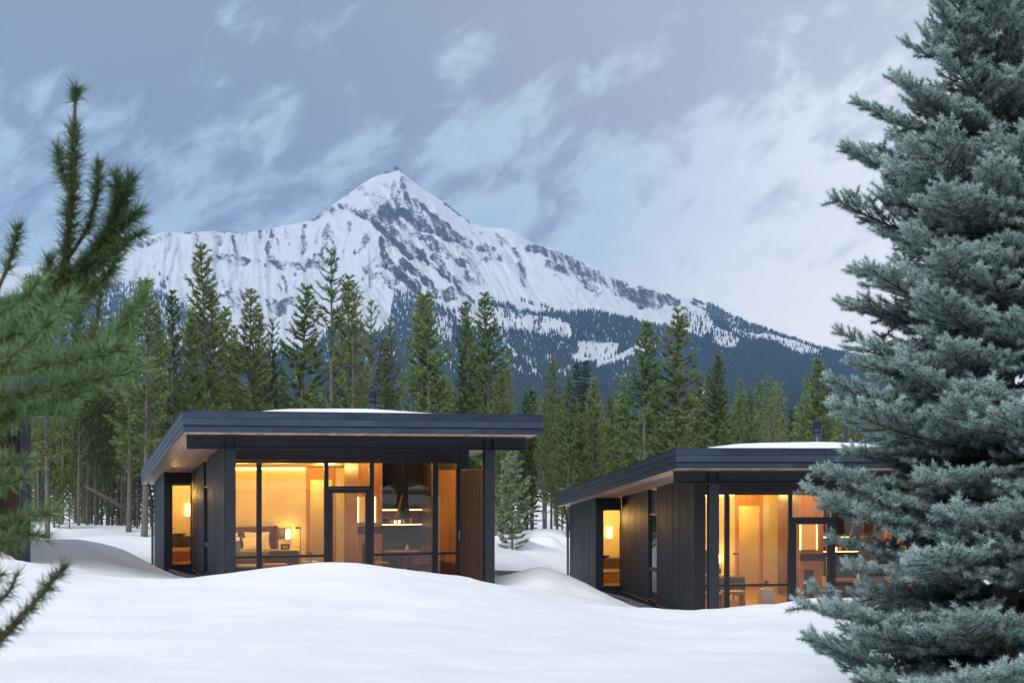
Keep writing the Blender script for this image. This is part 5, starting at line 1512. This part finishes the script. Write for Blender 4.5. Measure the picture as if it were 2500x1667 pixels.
pine_branch([(160,640,3.05),(215,560,3.02),(238,470,3.0),(240,400,3.0)], dk, 1000, .036, .3, .004)
pine_branch([(215,640,3.02),(270,560,3.0),(290,490,3.0),(285,430,3.0)], dk, 1300, .042, .1, .004)
pine_branch([(225,660,3.0),(280,610,2.98),(320,580,2.97),(345,570,2.96)], dk, 1200, .04, .1, .004)
pine_branch([(170,470,3.0),(150,420,3.0),(140,360,3.0)], dk, 1000, .034, .2, .003)
pine_branch([(140,700,3.05),(200,650,3.03),(250,600,3.0),(290,590,3.0)], dk, 1300, .042, .1, .004)
pine_branch([(120,770,3.05),(190,740,3.03),(250,690,3.0),(285,640,3.0)], dk, 1300, .042, .1, .004)
pine_branch([(-30,760,3.1),(20,650,3.1),(40,590,3.1),(45,555,3.1)], dk, 900, .04, .45, .005)
pine_branch([(60,830,3.1),(110,720,3.1),(120,640,3.1)], dk, 1400, .045, .2, .005)
pine_branch([(-40,820,3.2),(60,790,3.1),(150,760,3.0),(230,700,3.0)], dk, 1500, .05, .1)
pine_branch([(130,990,3.0),(200,900,2.95),(235,800,2.95),(245,715,2.95)], (.15,.6), 800, .042, .35, .005)
pine_branch([(-40,900,3.0),(120,890,2.9),(250,850,2.85),(330,760,2.85),(352,715,2.85)], (.2,.8), 1600, .05, .08)
pine_branch([(230,870,2.9),(300,800,2.88),(340,740,2.88)], (.2,.8), 1600, .05, .1)
for (a, b, c, d) in (((-60,930,2.8),(60,900,2.7),(190,880,2.65),(300,850,2.6)), ((-60,980,2.7),(80,960,2.6),(220,930,2.6),(345,900,2.6)), ((-60,860,2.75),(40,820,2.7),(120,780,2.7),(170,730,2.7)), ((-60,800,2.7),(10,760,2.65),(70,720,2.6),(90,690,2.6)),
                     ((-60,1040,2.8),(20,1020,2.7),(110,990,2.65),(190,965,2.6)), ((-60,950,2.6),(30,870,2.55),(90,830,2.55),(120,790,2.5)), ((-60,1060,2.8),(-20,1040,2.7),(20,1010,2.7),(50,985,2.7))):
    pine_branch([a, b, c, d], lt, 1700, .055, .02, .006)
pine_branch([(-90,1080,2.7),(-40,1110,2.65),(20,1135,2.6),(62,1120,2.6)], lt, 1700, .05, .05)
pine_branch([(-90,1200,2.7),(-40,1190,2.65),(10,1180,2.6),(60,1165,2.6)], lt, 1500, .045, .05)
pine_branch([(-80,1300,2.7),(0,1290,2.65),(70,1262,2.6),(135,1250,2.6)], (.2,.8), 1500, .05, .05)
pine_branch([(-80,1340,2.7),(0,1330,2.65),(60,1300,2.6),(110,1310,2.6)], (.1,.7), 1300, .05, .1)
pine_branch([(-120,1680,2.6),(-40,1600,2.55),(40,1520,2.5),(110,1440,2.48),(155,1385,2.46)], (.1,.6), 1500, .036, .1)
pine_branch([(-120,1560,2.6),(-20,1480,2.55),(30,1440,2.5),(42,1400,2.5)], (.1,.6), 700, .036, .2, .004)
pine_branch([(-120,1500,2.6),(-40,1440,2.55),(5,1400,2.5)], (.1,.6), 1000, .036, .1, .004)

# ------------------------------------------------------------------ haze: the cold air between here and the peak
hz = MB().box(-9000, 9000, -600, 7100, -60, 1300).build('haze', None)
hz['kind'] = 'stuff'; hz['label'] = 'thin blue evening haze over the valley and slopes'
hm = bpy.data.materials.new('evening_haze'); hm.use_nodes = True
ht = hm.node_tree; ht.nodes.clear()
pv = ht.nodes.new('ShaderNodeVolumePrincipled')
pv.inputs['Color'].default_value = (0.26, 0.52, 1.0, 1)
pv.inputs['Density'].default_value = 0.000112
pv.inputs['Anisotropy'].default_value = 0.0
ho = ht.nodes.new('ShaderNodeOutputMaterial'); ht.links.new(pv.outputs[0], ho.inputs['Volume'])
hz.data.materials.append(hm)
